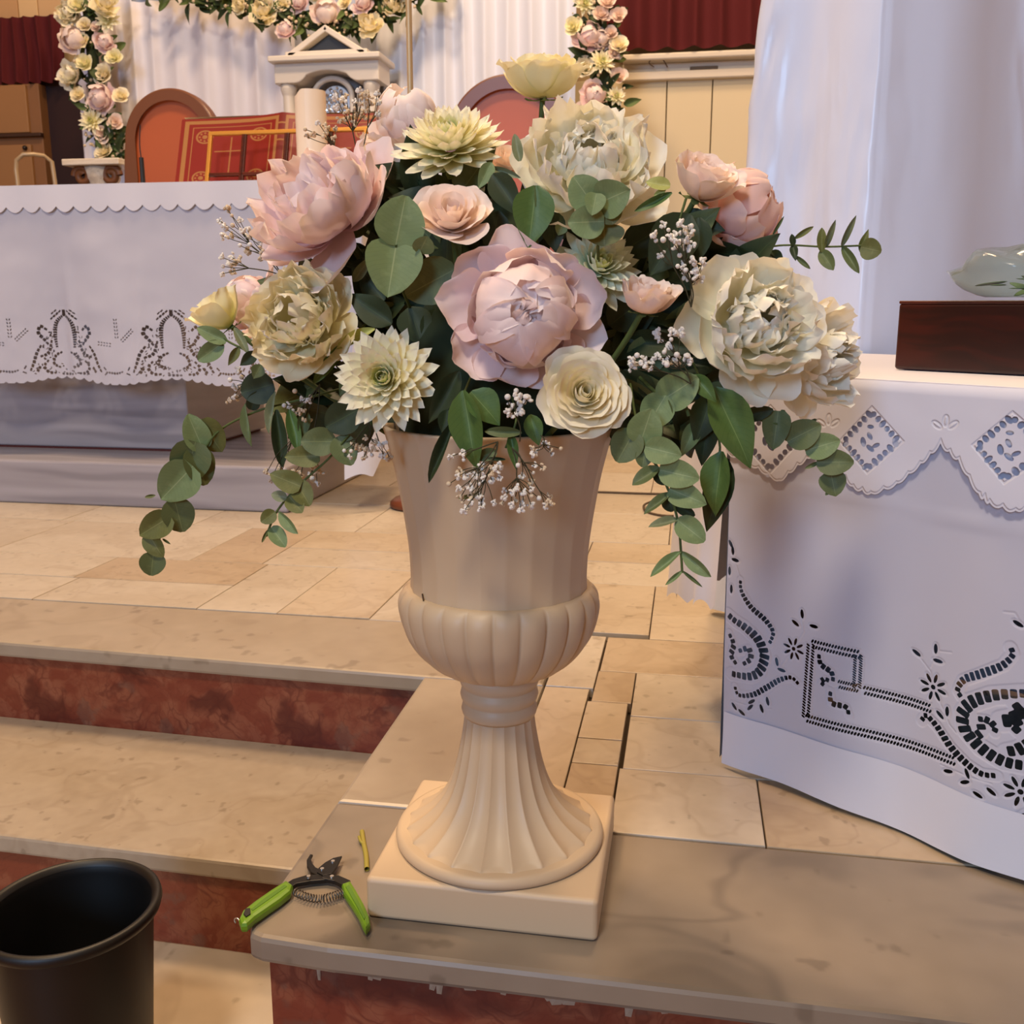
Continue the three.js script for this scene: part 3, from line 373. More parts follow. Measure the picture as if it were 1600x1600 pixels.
{ // missal on a bookstand, seen from behind
  const Z = -3.95, red = std({ color: 0x9c1f12, roughness: 0.45 }), gold = std({ color: 0xc98f3c, metalness: 0.45, roughness: 0.4 });
  const coverTex = canvasTex(1024, 512, (g, w, h) => { g.fillStyle = '#7a170f'; g.fillRect(0, 0, w, h); g.strokeStyle = '#97683a'; g.fillStyle = '#97683a';
    for (const x0 of [30, 532]) { g.lineWidth = 22; g.strokeRect(x0, 26, 462, 460); g.lineWidth = 5; g.strokeRect(x0 + 34, 60, 394, 392); g.lineWidth = 9; for (const [cx, cy] of [[x0 + 95, 122], [x0 + 368, 122], [x0 + 95, 390], [x0 + 368, 390]]) { g.beginPath(); g.arc(cx, cy, 40, 0, 7); g.stroke(); g.beginPath(); g.arc(cx, cy, 13, 0, 7); g.fill(); for (let k = 0; k < 8; k++) { g.beginPath(); g.arc(cx + 26 * Math.cos(k * 0.785), cy + 26 * Math.sin(k * 0.785), 6, 0, 7); g.fill(); } } g.lineWidth = 7; g.beginPath(); g.moveTo(x0 + 231, 130); g.lineTo(x0 + 231, 390); g.moveTo(x0 + 150, 220); g.lineTo(x0 + 312, 220); g.stroke(); }
    g.fillStyle = '#6d130d'; g.fillRect(496, 0, 34, h); g.fillStyle = '#97683a'; for (const y of [60, 170, 300, 420]) g.fillRect(496, y, 34, 10); });
  const a = P(262, 178, Z), r = P(600, 180, Z), bot = AY + 0.002, t = thing('missal', 'open red missal with gold tooled borders propped on the altar bookstand', 'book', [(a.x + r.x) / 2, bot, Z]), w = r.x - a.x, h = a.y - bot, tilt = -0.35;
  const cov = part(t, 'cover', (() => { const g = surf((u, v) => [(u - 0.5) * w, v * h * 1.06, 0.03 * (1 - Math.abs(u - 0.5) * 2) ** 4], 24, 4); return g.rotateX(tilt); })(), std({ map: coverTex, roughness: 0.45 }));
  for (const s of [-1, 1]) part(t, 'page_block', surf((u, v) => { const bow = Math.sin(Math.PI * Math.min(1, u * 1.05)) * 0.022; return [s * (0.004 + u * (w / 2 - 0.012)), v < 0.5 ? 0.012 + h * 1.05 : 0.012 + h * 1.05 + bow * 0 , (v < 0.5 ? -0.002 : -0.03 - bow)]; }, 16, 1).rotateX(tilt), std({ color: 0xe8cf9a, roughness: 0.7 }), 'gilt page edges');
  for (const s of [-1, 1]) part(t, 'open_page', surf((u, v) => [s * (0.004 + u * (w / 2 - 0.012)), 0.012 + v * h * 1.05, -0.03 - Math.sin(Math.PI * Math.min(1, u * 1.05)) * 0.022], 16, 2).rotateX(tilt), std({ color: 0xefe4cc, roughness: 0.8 }));
  const f0 = P(313, 203, Z + 0.1), f1 = P(566, 203, Z + 0.1), st = thing('bookstand', 'gilded wooden bookstand frame with crossbars holding the missal', 'stand', [(f0.x + f1.x) / 2, bot, Z + 0.1]), fw = f1.x - f0.x, fh = f0.y - bot, gw = std({ map: M.wood.map, color: 0xf0b060, roughness: 0.35 });
  const bar = (x, y, bw, bh) => rbox(bw, bh, 0.014, 0.003, x, y, 0).rotateX(-0.3);
  part(st, 'top_rail', bar(0, fh * 1.03, fw, 0.016), gold); part(st, 'bottom_rail', bar(0, 0.01, fw, 0.016), gold); for (const s of [-1, 1]) part(st, 'side_rail', bar(s * (fw / 2 - 0.008), fh / 2, 0.016, fh * 1.03), gold);
  part(st, 'crossbar', bar(0, fh * 0.32, fw - 0.03, 0.014), gw); for (const s of [-1, 0, 1]) part(st, 'slat', bar(s * fw * 0.27, fh / 2, 0.02, fh), gw);
  part(st, 'book_ledge', rbox(fw, 0.014, 0.09, 0.004, 0, 0.008, -0.06), gw);
}
{ // gooseneck microphone
  const Z = -3.75, b = P(224, 292, Z), t = thing('microphone', 'slim black gooseneck microphone on the altar beside the missal', 'microphone', [b.x, AY, Z]), k = std({ color: 0x15161a, roughness: 0.5 }), h = P(223, 195, Z).y - AY, g0 = P(226, 246, Z).y - AY;
  part(t, 'base', lathe([[0, 0], [0.03, 0], [0.03, 0.006], [0.012, 0.012], [0, 0.012]], 20), k); part(t, 'handle', new THREE.CylinderGeometry(0.0085, 0.01, g0, 12).translate(0, g0 / 2, 0), k); part(t, 'neck', tube([V(0, g0 - 0.005, 0), V(-0.003, g0 + 0.04, 0), V(-0.001, g0 + 0.07, 0), V(0.006, h, 0)], 0.0022, 16, 6), k);
}
// ---------------------------------------------------------------- side table with cutwork cloths (right)
const TA = V(0.095, 0, -1.56), TT = V(0.796, 0, 0.605).normalize(), TN = V(-TT.z, 0, TT.x), TROT = -Math.atan2(TT.z, TT.x), TY = 0.645;
function onFront(px, py, off = 0) { const d = ray(px, py), o = TA.clone().addScaledVector(TN, off), k = o.clone().sub(EYE).dot(TN) / d.dot(TN), w = d.multiplyScalar(k).add(EYE); return [w.clone().sub(TA).dot(TT), w.y]; }
function tableThing(name, label, cat, group) { const t = thing(name, label, cat, [TA.x, 0, TA.z], group); t.rotation.y = TROT; return t; }
const TOP = [[-0.03, -0.006], [1.15, -0.006], [1.15, -0.65], [-0.25, -0.65], [-0.25, -0.17]];
{
  const t = tableThing('side_table', 'side table hidden beneath white cutwork cloths beside the urn', 'table'), wood = std({ map: M.wood.map, roughness: 0.5, color: 0xb09080 });
  part(t, 'tabletop', prism(TOP.map(([x, z]) => [x * 0.99 + 0.004, z * 0.985 - 0.006]), TY - 0.035, TY - 0.006, 0.003), wood);
  for (const [x, z] of [[0.06, -0.09], [1.08, -0.08], [1.08, -0.58], [-0.16, -0.58]]) part(t, 'leg', lathe([[0, 0], [0.018, 0], [0.02, 0.05], [0.026, 0.3], [0.022, 0.5], [0.028, TY - 0.035], [0, TY - 0.035]], 14).translate(x, 0, z), wood);
  for (const z of [-0.09, -0.58]) part(t, 'apron', box(1.02, 0.06, 0.02, 0.57, TY - 0.066, z), wood);
}
{
  const S0 = -0.034, S1 = 1.16, PXM = 1500, H = 0.66, CW = Math.round((S1 - S0) * PXM), CH = Math.round(H * PXM);
  const K = (x, y) => { const [s, h] = onFront(1100 + x / 2.857, 840 + y / 2.857); return [s - S0, H - h]; };   // traced on the cloth, in cloth metres
  const bands = [], ovals = [];
  const band = (pts, w, step) => bands.push([pts.map((p) => K(...p)), w, step]);
  const leaf = (x, y, a, l = 0.0072, w = 0.0028) => { const [s, v] = K(x, y); ovals.push([s, v, l, w, a]); };
  const flower = (x, y, r) => { const [s, v] = K(x, y); for (let i = 0; i < 8; i++) { const a = i * Math.PI / 4 + 0.2; ovals.push([s + Math.cos(a) * r * 0.65, v + Math.sin(a) * r * 0.65, r * 0.33, r * 0.12, a]); } ovals.push([s, v, r * 0.17, r * 0.17, 0]); };
  const BW = 0.0092, ST = 0.0072;
  band([[175, 185], [180, 230], [220, 300], [290, 370], [318, 420], [303, 470]], BW, ST); band([[155, 655], [170, 692], [230, 695], [290, 665], [350, 630], [400, 622], [432, 652]], BW, ST);
  band([[122, 338], [150, 362], [200, 395], [255, 450], [282, 520], [262, 590], [225, 612], [140, 600]], 0.016, 0.01); band([[128, 420], [150, 470], [140, 520], [165, 560]], 0.01, 0.009); band([[170, 500], [215, 490], [225, 530], [190, 560]], 0.01, 0.009);
  band([[520, 515], [530, 560], [578, 600], [585, 640]], 0.009, 0.009); band([[570, 635], [545, 628], [532, 642], [548, 656]], 0.008, 0.008); band([[572, 680], [578, 732], [640, 755], [652, 790]], 0.009, 0.009);
  band([[1380, 482], [1392, 510], [1350, 560], [1250, 600], [1165, 632], [1140, 680], [1160, 708]], 0.0115, 0.0078); band([[965, 822], [985, 797], [1040, 842], [1110, 930], [1190, 1000], [1260, 1042], [1322, 1050]], 0.0115, 0.0078);
  band([[1500, 690], [1428, 688], [1300, 696], [1205, 728], [1165, 780], [1178, 850], [1250, 925], [1350, 985], [1450, 1008], [1560, 1000]], 0.018, 0.0115); band([[1235, 800], [1280, 805], [1315, 835], [1312, 860]], 0.01, 0.009); band([[1230, 880], [1255, 850], [1245, 815]], 0.013, 0.01); band([[1345, 810], [1400, 800], [1450, 760]], 0.02, 0.014); band([[1365, 945], [1420, 935], [1470, 900]], 0.016, 0.012); band([[1395, 730], [1420, 760], [1395, 830], [1425, 860]], 0.014, 0.013);
  band([[1430, 1240], [1520, 1200], [1600, 1140], [1690, 1160]], 0.013, 0.009); band([[1560, 480], [1600, 560], [1680, 600]], 0.013, 0.009);
  flower(408, 493, 0.0185); flower(1022, 668, 0.0205); flower(1425, 1125, 0.022); flower(1640, 900, 0.022);
  for (const a of [[445, 338, 1.4], [415, 379, 0.5], [497, 393, 0], [335, 550, 1.3], [355, 587, 0.1], [945, 516, 0.5], [1035, 496, 1.5], [1045, 550, 0], [1055, 790, 0.6], [1090, 773, 1.5], [1098, 1037, -0.3], [1190, 1042, 1.1], [1180, 1080, -0.5], [1240, 1134, 0.3], [1300, 1120, 0.5], [1415, 378, 0.4], [150, 97, 0.1], [128, 25, 1.0], [138, 55, 1.4], [125, 145, 1.5], [135, 225, 1.5], [152, 745, 0.8], [185, 772, 0.5], [228, 725, -0.7], [222, 750, -0.9], [270, 757, 1.2], [295, 725, 1.3]]) leaf(...a);
  const rows = [[[485, 470], [462, 800], 26], [[488, 470], [700, 522], 16], [[692, 520], [684, 672], 14], [[606, 650], [690, 672], 8], [[712, 680], [1012, 766], 22], [[462, 800], [1132, 992], 48]];
  for (const [a, b, n] of rows) { const p = K(...a), q = K(...b), L = Math.hypot(q[0] - p[0], q[1] - p[1]), d = [(q[0] - p[0]) / L, (q[1] - p[1]) / L]; for (let i = 0; i < n; i++) for (const s of [-1, 1]) { const t = (i + 0.5 + s * 0.22) / n * L; ovals.push([p[0] + d[0] * t - d[1] * s * 0.0042, p[1] + d[1] * t + d[0] * s * 0.0042, L / n * 0.36, 0.0033, Math.atan2(d[1], d[0]) + 0.5]); } }
  const alpha = canvasTex(CW, CH, (g, w, h) => { g.fillStyle = '#fff'; g.fillRect(0, 0, w, h); g.scale(PXM, PXM); g.fillStyle = '#000'; for (const [p, bw, st] of bands) ladder(g, p, bw, st); for (const o of ovals) holeOval(g, ...o); }, false);
  const bump = canvasTex(CW >> 1, CH >> 1, (g, w, h) => { g.fillStyle = '#666'; g.fillRect(0, 0, w, h); g.scale(PXM / 2, PXM / 2); g.lineCap = g.lineJoin = 'round';
    for (const [p, bw] of bands) { g.strokeStyle = '#fff'; g.lineWidth = bw * 1.5; g.beginPath(); p.forEach((q, i) => i ? g.lineTo(...q) : g.moveTo(...q)); g.stroke(); }
    g.fillStyle = '#fff'; for (const [x, y, a, b, r] of ovals) holeOval(g, x, y, a * 1.4, b * 1.9, r);
    g.strokeStyle = '#eee'; g.lineWidth = 0.0022; for (const c of [[[440, 340], [452, 420], [408, 493], [340, 590]], [[945, 520], [1010, 600], [1022, 668], [1100, 830], [1135, 866]], [[1110, 510], [1040, 505], [1010, 580]], [[1350, 325], [1400, 330], [1428, 380]], [[1060, 1010], [1180, 1050], [1300, 1085]], [[140, 720], [220, 745], [310, 760]], [[150, 100], [165, 150], [178, 190]]]) { g.beginPath(); c.map((q) => K(...q)).forEach((q, i) => i ? g.lineTo(...q) : g.moveTo(...q)); g.stroke(); } }, false);
  const t = tableThing('table_cloth', 'long white cutwork cloth falling to the floor at the side table front', 'tablecloth');
  const mat = linen({ alphaMap: alpha, alphaTest: 0.5, bumpMap: bump, bumpScale: 0.0012 });
  const wav = (s, y) => { const k = sstep(0.62, 0.1, y); return 0.004 + k * (0.006 * Math.sin(s * 17 + 0.5) + 0.004 * Math.sin(s * 31 + 2)) + 0.0022 * fbm(s * 9 + 4, y * 5, 999, 12, 4) + 0.0025 * Math.exp(-(((y - 0.49 + s * 0.05) / 0.004) ** 2)); };
  const hem = (s) => 0.006 + 0.005 * (1 + Math.sin(s * 16)) * 0.5;
  const front = (u, v) => { const s = lerp(S0 + 0.02 * v, S1, u), y = lerp(TY + 0.001, hem(s), v); return [s, y, wav(s, y)]; };
  part(t, 'front_drop', surf(front, 160, 70, (u, v) => { const p = front(u, v); return [(p[0] - S0) / (S1 - S0), 1 - (H - p[1]) / H]; }), mat);
  part(t, 'hem_band', surf((u, v) => { const s = lerp(S0 + 0.02, S1, u), y = lerp(0.098 + 0.004 * Math.sin(s * 5), hem(s) - 0.001, v); return [s, y, wav(s, y) + 0.0022]; }, 160, 10), linen({ color: 0xd9dcea }), 'plain turned hem');
  part(t, 'top_sheet', prism(TOP, TY - 0.004, TY, 0.001), linen());
  const around = [[S1, 0.002], [1.156, -0.655], [S0, -0.655], [S0, 0.0]], seg = 40; for (let k = 0; k < 3; k++) { const [a, b] = [around[k], around[k + 1]]; part(t, ['end_drop', 'added_back_drop', 'end_drop'][k], surf((u, v) => { const f = 0.008 * v * Math.sin(u * 40 + k); return [lerp(a[0], b[0], u) + (k === 1 ? 0 : (k ? -1 : 1) * f), lerp(TY, 0.008, v), lerp(a[1], b[1], u) + (k === 1 ? -f : 0)]; }, seg, 16), linen()); }  // unseen back and end drops, added to keep the space under the table dark
  // over-cloth with vandyked, scalloped border of cut diamonds
  const K6 = (x, y) => { const [s, h] = onFront(1100 + x / 3.2, 560 + y / 3.2, 0.012); return [s - S0, H - h]; };
  const oc = tableThing('table_cloth', 'short white over-cloth with scalloped border and cut diamond lace', 'tablecloth');
  const OW = S1 - S0, OH = 0.2, PO = 1700, o0 = H - TY; // starts at the table edge
  const edge = [[40, 470], [110, 480], [270, 560], [380, 625], [470, 545], [560, 480], [660, 560], [740, 655], [830, 690], [960, 640], [1080, 540], [1180, 440], [1270, 520], [1375, 690], [1430, 735], [1560, 775], [1680, 730], [1800, 600], [1900, 500], [2020, 640], [2160, 830], [2300, 830], [2480, 660], [2560, 560], [2800, 800], [3100, 880]].map((p) => K6(...p));
  const diamonds = [[[330, 250], [485, 420], [330, 590], [175, 420]], [[835, 258], [990, 430], [810, 590], [675, 430]], [[1540, 285], [1760, 470], [1500, 640], [1340, 450]], [[2380, 340], [2640, 520], [2340, 740], [2130, 520]]].map((d) => d.map((p) => K6(...p)));
  const outline = (g) => { g.beginPath(); g.moveTo(-0.02, -0.02); g.lineTo(-0.02, edge[0][1] - o0); for (let i = 0; i + 1 < edge.length; i++) { const [a, b] = edge[i], [c, d] = edge[i + 1], n = Math.max(2, Math.round(Math.hypot(c - a, d - b) / 0.021)); for (let k = 0; k < n; k++) { const x1 = lerp(a, c, (k + 1) / n), y1 = lerp(b, d, (k + 1) / n) - o0, mx = lerp(a, c, (k + 0.5) / n), my = lerp(b, d, (k + 0.5) / n) - o0 + 0.009; g.quadraticCurveTo(mx, my, x1, y1); } } g.lineTo(OW + 0.1, -0.02); g.closePath(); };
  const cutDiamond = (g, d) => { const cx = (d[0][0] + d[2][0]) / 2, cy = (d[0][1] + d[2][1]) / 2 - o0; const q = d.map(([x, y]) => [x, y - o0]); for (let e = 0; e < 4; e++) { const a = q[e], b = q[(e + 1) % 4], n = 6; for (let i = 0; i < n; i++) { const t = (i + 0.5) / n, x = lerp(lerp(a[0], b[0], t), cx, 0.14), y = lerp(lerp(a[1], b[1], t), cy, 0.14); holeOval(g, x, y, Math.hypot(b[0] - a[0], b[1] - a[1]) / n * 0.36, 0.0042 + 0.002 * ((i * 7 + e) % 3) / 2, Math.atan2(b[1] - a[1], b[0] - a[0])); } } for (const [dx, dy, a, b, r] of [[0, -0.006, 0.006, 0.0035, 1], [-0.009, 0.003, 0.007, 0.004, 1.3], [0.01, 0.006, 0.006, 0.003, -0.5], [0.002, 0.011, 0.007, 0.0035, 0.6], [0, -0.019, 0.005, 0.003, 0]]) holeOval(g, cx + dx, cy + dy, a, b, r); };
  const oAlpha = canvasTex(Math.round(OW * PO), Math.round(OH * PO), (g, w, h) => { g.fillStyle = '#000'; g.fillRect(0, 0, w, h); g.scale(PO, PO); g.fillStyle = '#fff'; outline(g); g.fill(); g.fillStyle = '#000'; for (const d of diamonds) cutDiamond(g, d); }, false);
  const oBump = canvasTex(Math.round(OW * PO / 1.5), Math.round(OH * PO / 1.5), (g, w, h) => { g.fillStyle = '#555'; g.fillRect(0, 0, w, h); g.scale(PO / 1.5, PO / 1.5); g.strokeStyle = '#fff'; g.lineWidth = 0.006; outline(g); g.stroke(); g.lineWidth = 0.003; for (const d of diamonds) { g.beginPath(); d.forEach((p, i) => i ? g.lineTo(p[0], p[1] - o0) : g.moveTo(p[0], p[1] - o0)); g.closePath(); g.stroke(); }
    for (const [x, y] of [[1205, 340], [620, 330], [1990, 430]]) { const [s, v] = K6(x, y); for (const a of [-2.6, -1.57, -0.7]) { g.save(); g.translate(s + Math.cos(a) * 0.013, v - o0 + 0.01 + Math.sin(a) * 0.013); g.rotate(a); g.beginPath(); g.ellipse(0, 0, 0.007, 0.003, 0, 0, 7); g.stroke(); g.restore(); } } }, false);
  part(oc, 'front_drop', surf((u, v) => { const s = lerp(S0, S1, u), y = TY + 0.004 - v * OH; return [s, y, 0.0115 + 0.003 * v * Math.sin(s * 21) + 0.0015 * fbm(s * 12, y * 12, 999, 31, 3) + (v < 0.05 ? -0.006 * (1 - v / 0.05) ** 2 : 0)]; }, 140, 24, (u, v) => [u, 1 - v]), linen({ alphaMap: oAlpha, alphaTest: 0.5, bumpMap: oBump, bumpScale: 0.0016, color: 0xd6d9e8 }));
  part(oc, 'top_sheet', prism(TOP.map(([x, z]) => [x, z + (z > -0.1 ? 0.012 : 0)]), TY + 0.001, TY + 0.0045, 0.001), linen({ color: 0xdedce4 }));
  const drop = (a, b, n, k) => part(oc, 'end_drop', surf((u, v) => { const bot = 0.2 + 0.013 * Math.abs(Math.sin(u * n)) + k * u * 0.06; return [lerp(a[0], b[0], u) - 0.02 * v * (1 - u * 0.5) + 0.007 * Math.sin(u * 15) * v, lerp(TY + 0.003, bot, v), lerp(a[1], b[1], u) + 0.012 * v + 0.004 * Math.sin(u * 21) * v]; }, 60, 30), linen({ color: 0xd6d9e8 }));
  drop([-0.254, -0.172], [-0.036, -0.004], 14, 1); drop([-0.254, -0.65], [-0.254, -0.172], 24, 0);
}
{ // mahogany box on the table
  const t = tableThing('wooden_box', 'dark mahogany box on the side table in front of the satin', 'box'), y0 = TY + 0.006, h = 0.1, wood = phys({ map: M.wood.map, color: 0xb06050, roughness: 0.35, clearcoat: 0.3, clearcoatRoughness: 0.3 });
  part(t, 'body', boxUV(rbox(0.62, h, 0.3, 0.005, 0.128 + 0.31, y0 + h / 2, -0.193 - 0.15, 3), 2.2), wood);
  part(t, 'lid', boxUV(rbox(0.62, 0.005, 0.3, 0.002, 0.128 + 0.31, y0 + h + 0.0015, -0.193 - 0.15, 3), 2.2), std({ map: M.wood.map, color: 0xe0a080, roughness: 0.4 }));
}
{ // cellophane-wrapped bouquet lying on the box
  const c = P(1598, 470, -1.62), y0 = TY + 0.006 + 0.108, t = thing('wrapped_bouquet', 'cellophane wrapped bouquet with a red bud lying on the mahogany box', 'bouquet', [c.x, y0, c.z]);
  const g = new THREE.IcosahedronGeometry(1, 4), p = g.attributes.position, q = V(0, 0, 0); for (let i = 0; i < p.count; i++) { q.fromBufferAttribute(p, i); const n = 1 + 0.22 * fbm(q.x * 3 + 5, q.y * 3 + q.z * 2 + 5, 999, 7, 3) + 0.1 * Math.abs(fbm(q.x * 7, q.z * 7 + q.y * 5, 999, 19, 2)); p.setXYZ(i, q.x * 0.105 * n, Math.max(0.001, (q.y * 0.5 + 0.42) * 0.085 * n), q.z * 0.085 * n); } 
  const cg = mergeVertices(g, 1e-4); cg.computeVertexNormals(); cg.rotateY(0.4);
  part(t, 'cellophane', cg, phys({ color: 0xe6efe8, transmission: 0.93, thickness: 0, roughness: 0.1, ior: 1.3 }));
  reseed(3); for (let i = 0; i < 9; i++) { const l = new THREE.SphereGeometry(1, 10, 6).scale(0.012, 0.0015, 0.035).rotateX(rr(-0.5, 0.5)).rotateY(rr(0, 6)).translate(rr(-0.055, 0.05), rr(0.014, 0.032), rr(-0.04, 0.04)); part(t, 'leaf', l, std({ color: 0x5c7a58, roughness: 0.7 })); }
  part(t, 'bud', lathe([[0, 0], [0.008, 0.004], [0.012, 0.016], [0.009, 0.03], [0, 0.04]], 14).rotateZ(-0.5).translate(0.005, 0.068, 0.01), std({ color: 0xa8323c, roughness: 0.6 }), 'red bud');
}
{ // white satin drape over a tall stand
  const Lp = [0.085, -2.4], Cp = [0.345, -2.175], Rp = [1.15, -2.7], Bp = [0.55, -2.95], Y1 = 2.1, pts = [];
  const seq = [[Lp, Cp, 60], [Cp, Rp, 110], [Rp, Bp, 24], [Bp, Lp, 24]];
  for (const [a, b, n] of seq) for (let i = 0; i < n; i++) pts.push([lerp(a[0], b[0], i / n), lerp(a[1], b[1], i / n)]);
  // round the corners by averaging along the loop
  let sm = pts; for (let k = 0; k < 5; k++) sm = sm.map((_, i) => { const A = sm[(i + sm.length - 1) % sm.length], B = sm[i], D = sm[(i + 1) % sm.length]; return [(A[0] + 2 * B[0] + D[0]) / 4, (A[1] + 2 * B[1] + D[1]) / 4]; });
  const N = sm.length, NV = 90, cx = 0.42, cz = -2.55;
  const g = surf((u, v) => {
    const i = Math.round(u * N) % N, A = sm[(i + N - 2) % N], B = sm[(i + 2) % N]; let [x, z] = sm[i]; const y = lerp(Y1, 0.02, v), k = lerp(0.8, 1.03, sstep(0, 1, v));
    let nx = B[1] - A[1], nz = -(B[0] - A[0]); const l = Math.hypot(nx, nz); nx /= -l; nz /= -l;
    const a = i / 60; // along the left face 0..1, right face 1..2.8
    let f = 0.010 * Math.sin(a * 9.5 + 0.8) * (a < 1.05 ? 1 : 0.55) + 0.012 * Math.sin(a * 4.1 + 2 + v * 0.6);
    f += 0.005 * fbm(a * 3, v * 5, 999, 41, 3) + 0.0035 * (1 - Math.abs(fbm(a * 5 + v * 3, v * 9 - a * 2, 999, 57, 3)) * 4) * sstep(0.5, 0.9, vnoise(a * 2, v * 4, 999, 6) * 0.5 + 0.5);
    f += 0.0028 * (1 - Math.abs(fbm(a * 7 + 3, v * 12 + a * 3, 999, 71, 3)) * 5) * sstep(0.42, 0.1, a) * sstep(0.2, 0.35, v) * (a < 1 ? 1 : 0) + 0.008 * (1 - Math.abs(fbm(a * 4, v * 10 - a * 2, 999, 83, 3)) * 4) * sstep(1.75, 2.0, a) * sstep(2.8, 2.4, a) * sstep(0.55, 0.35, v);
    x = cx + (x - cx) * k + nx * f; z = cz + (z - cz) * k + nz * f;
    return [x, y, z];
  }, N, NV);
  const t = thing('satin_drape', 'tall white satin drape hanging in soft folds behind the side table', 'drape', [0, 0, 0]);
  part(t, 'hanging_cloth', g, phys({ color: 0xd2ddf8, roughness: 0.3, sheen: 0.5, sheenColor: new THREE.Color(0xffffff), sheenRoughness: 0.4, specularIntensity: 1.0 }));  // white satin, with the cool light tinted into the base colour
  part(t, 'top_cloth', prism(sm.map(([x, z]) => [cx + (x - cx) * 0.82, cz + (z - cz) * 0.82]), Y1 - 0.01, Y1 + 0.01), linen());
}
// ---------------------------------------------------------------- the urn
const UX = -0.2275, UZ = -1.1925;
{
  const t = thing('urn', 'white fluted pedestal urn holding the flower arrangement', 'urn', [UX, 0, UZ]), resin = phys({ color: 0xc8b294, roughness: 0.5, clearcoat: 0.12, clearcoatRoughness: 0.4 });
  const interp = (tab, v) => { const x = v * (tab.length - 1), i = Math.min(tab.length - 2, Math.floor(x)), f = x - i, at = (k) => tab[clamp(k, 0, tab.length - 1)], cr = (a, b, c, d) => 0.5 * (2 * b + (c - a) * f + (2 * a - 5 * b + 4 * c - d) * f * f + (3 * b - a - 3 * c + d) * f * f * f); return [0, 1].map((k) => cr(at(i - 1)[k], at(i)[k], at(i + 1)[k], at(i + 2)[k])); };
  const rev = (tab, mod, nu = 240, nv = 48) => surf((u, v) => { const [r0, y] = interp(tab, v), a = u * Math.PI * 2, r = r0 * mod(a, v, y); return [Math.sin(a) * r, y, Math.cos(a) * r]; }, nu, nv);
  part(t, 'base_plinth', rbox(0.288, 0.0555, 0.268, 0.007, 0, 0.02825, 0, 4), resin);
  part(t, 'foot_ring', lathe([[0.05, 0.0555], [0.134, 0.0555], [0.1375, 0.059], [0.138, 0.064], [0.1355, 0.0695], [0.13, 0.0715], [0.12, 0.071], [0.05, 0.07]], 96), resin);
  const nf = 20;
  part(t, 'fluted_foot', rev([[0.124, 0.069], [0.1225, 0.074], [0.114, 0.0795], [0.1, 0.089], [0.086, 0.1015], [0.0735, 0.118], [0.0645, 0.137], [0.0575, 0.160], [0.052, 0.186], [0.048, 0.21], [0.0455, 0.231]], (a, v, y) => 1 - Math.abs(Math.sin(a * nf / 2)) ** 0.8 * (0.085 * sstep(0, 0.12, v) * (1 - 0.45 * v) - 0.0) + 0.0, 400, 44), resin);
  part(t, 'ringed_neck', lathe([[0.03, 0.226], [0.0455, 0.227], [0.048, 0.231], [0.0495, 0.2365], [0.048, 0.243], [0.0462, 0.2455], [0.0465, 0.248], [0.0495, 0.2515], [0.0508, 0.257], [0.0495, 0.2625], [0.0468, 0.2655], [0.0472, 0.268], [0.0505, 0.2715], [0.0522, 0.2775], [0.0515, 0.284], [0.0495, 0.288], [0.03, 0.289]], 72), resin);
  part(t, 'lobed_bowl', rev([[0.045, 0.286], [0.06, 0.2885], [0.0785, 0.2955], [0.0955, 0.3085], [0.1095, 0.3245], [0.1195, 0.342], [0.1255, 0.361], [0.1282, 0.379], [0.1262, 0.391], [0.1205, 0.399], [0.1135, 0.4015], [0.105, 0.401]], (a, v) => 1 - 0.045 * (1 - Math.abs(Math.cos(a * 12)) ** 0.6) * sstep(0.02, 0.2, v) * sstep(1, 0.62, v), 384, 40), resin);
  part(t, 'cup', rev([[0.108, 0.396], [0.1118, 0.4], [0.1114, 0.42], [0.1128, 0.45], [0.116, 0.478], [0.121, 0.511], [0.127, 0.545], [0.1345, 0.577], [0.1395, 0.596], [0.142, 0.604], [0.14, 0.607], [0.134, 0.604], [0.127, 0.575], [0.113, 0.52], [0.105, 0.45], [0.05, 0.44]], (a, v) => 1 - 0.011 * Math.abs(Math.sin(a * 12)) * sstep(0, 0.08, v) * sstep(0.66, 0.56, v), 288, 60), resin);
  part(t, 'floral_foam', lathe([[0, 0.44], [0.1, 0.44], [0.12, 0.585], [0.125, 0.64], [0.115, 0.7], [0.085, 0.755], [0.04, 0.785], [0, 0.79]], 36), std({ color: 0x1c2a17, roughness: 1 }), 'dark green foam block');
  part(t, 'crack', tube([V(-0.113, 0.409, 0.006), V(-0.1135, 0.404, 0.009), V(-0.1145, 0.4015, 0.012)].map((p) => p.applyAxisAngle(V(0, 1, 0), 0.75)), 0.0009, 6, 4), std({ color: 0x4a3a2a }), 'small dark chip');
}
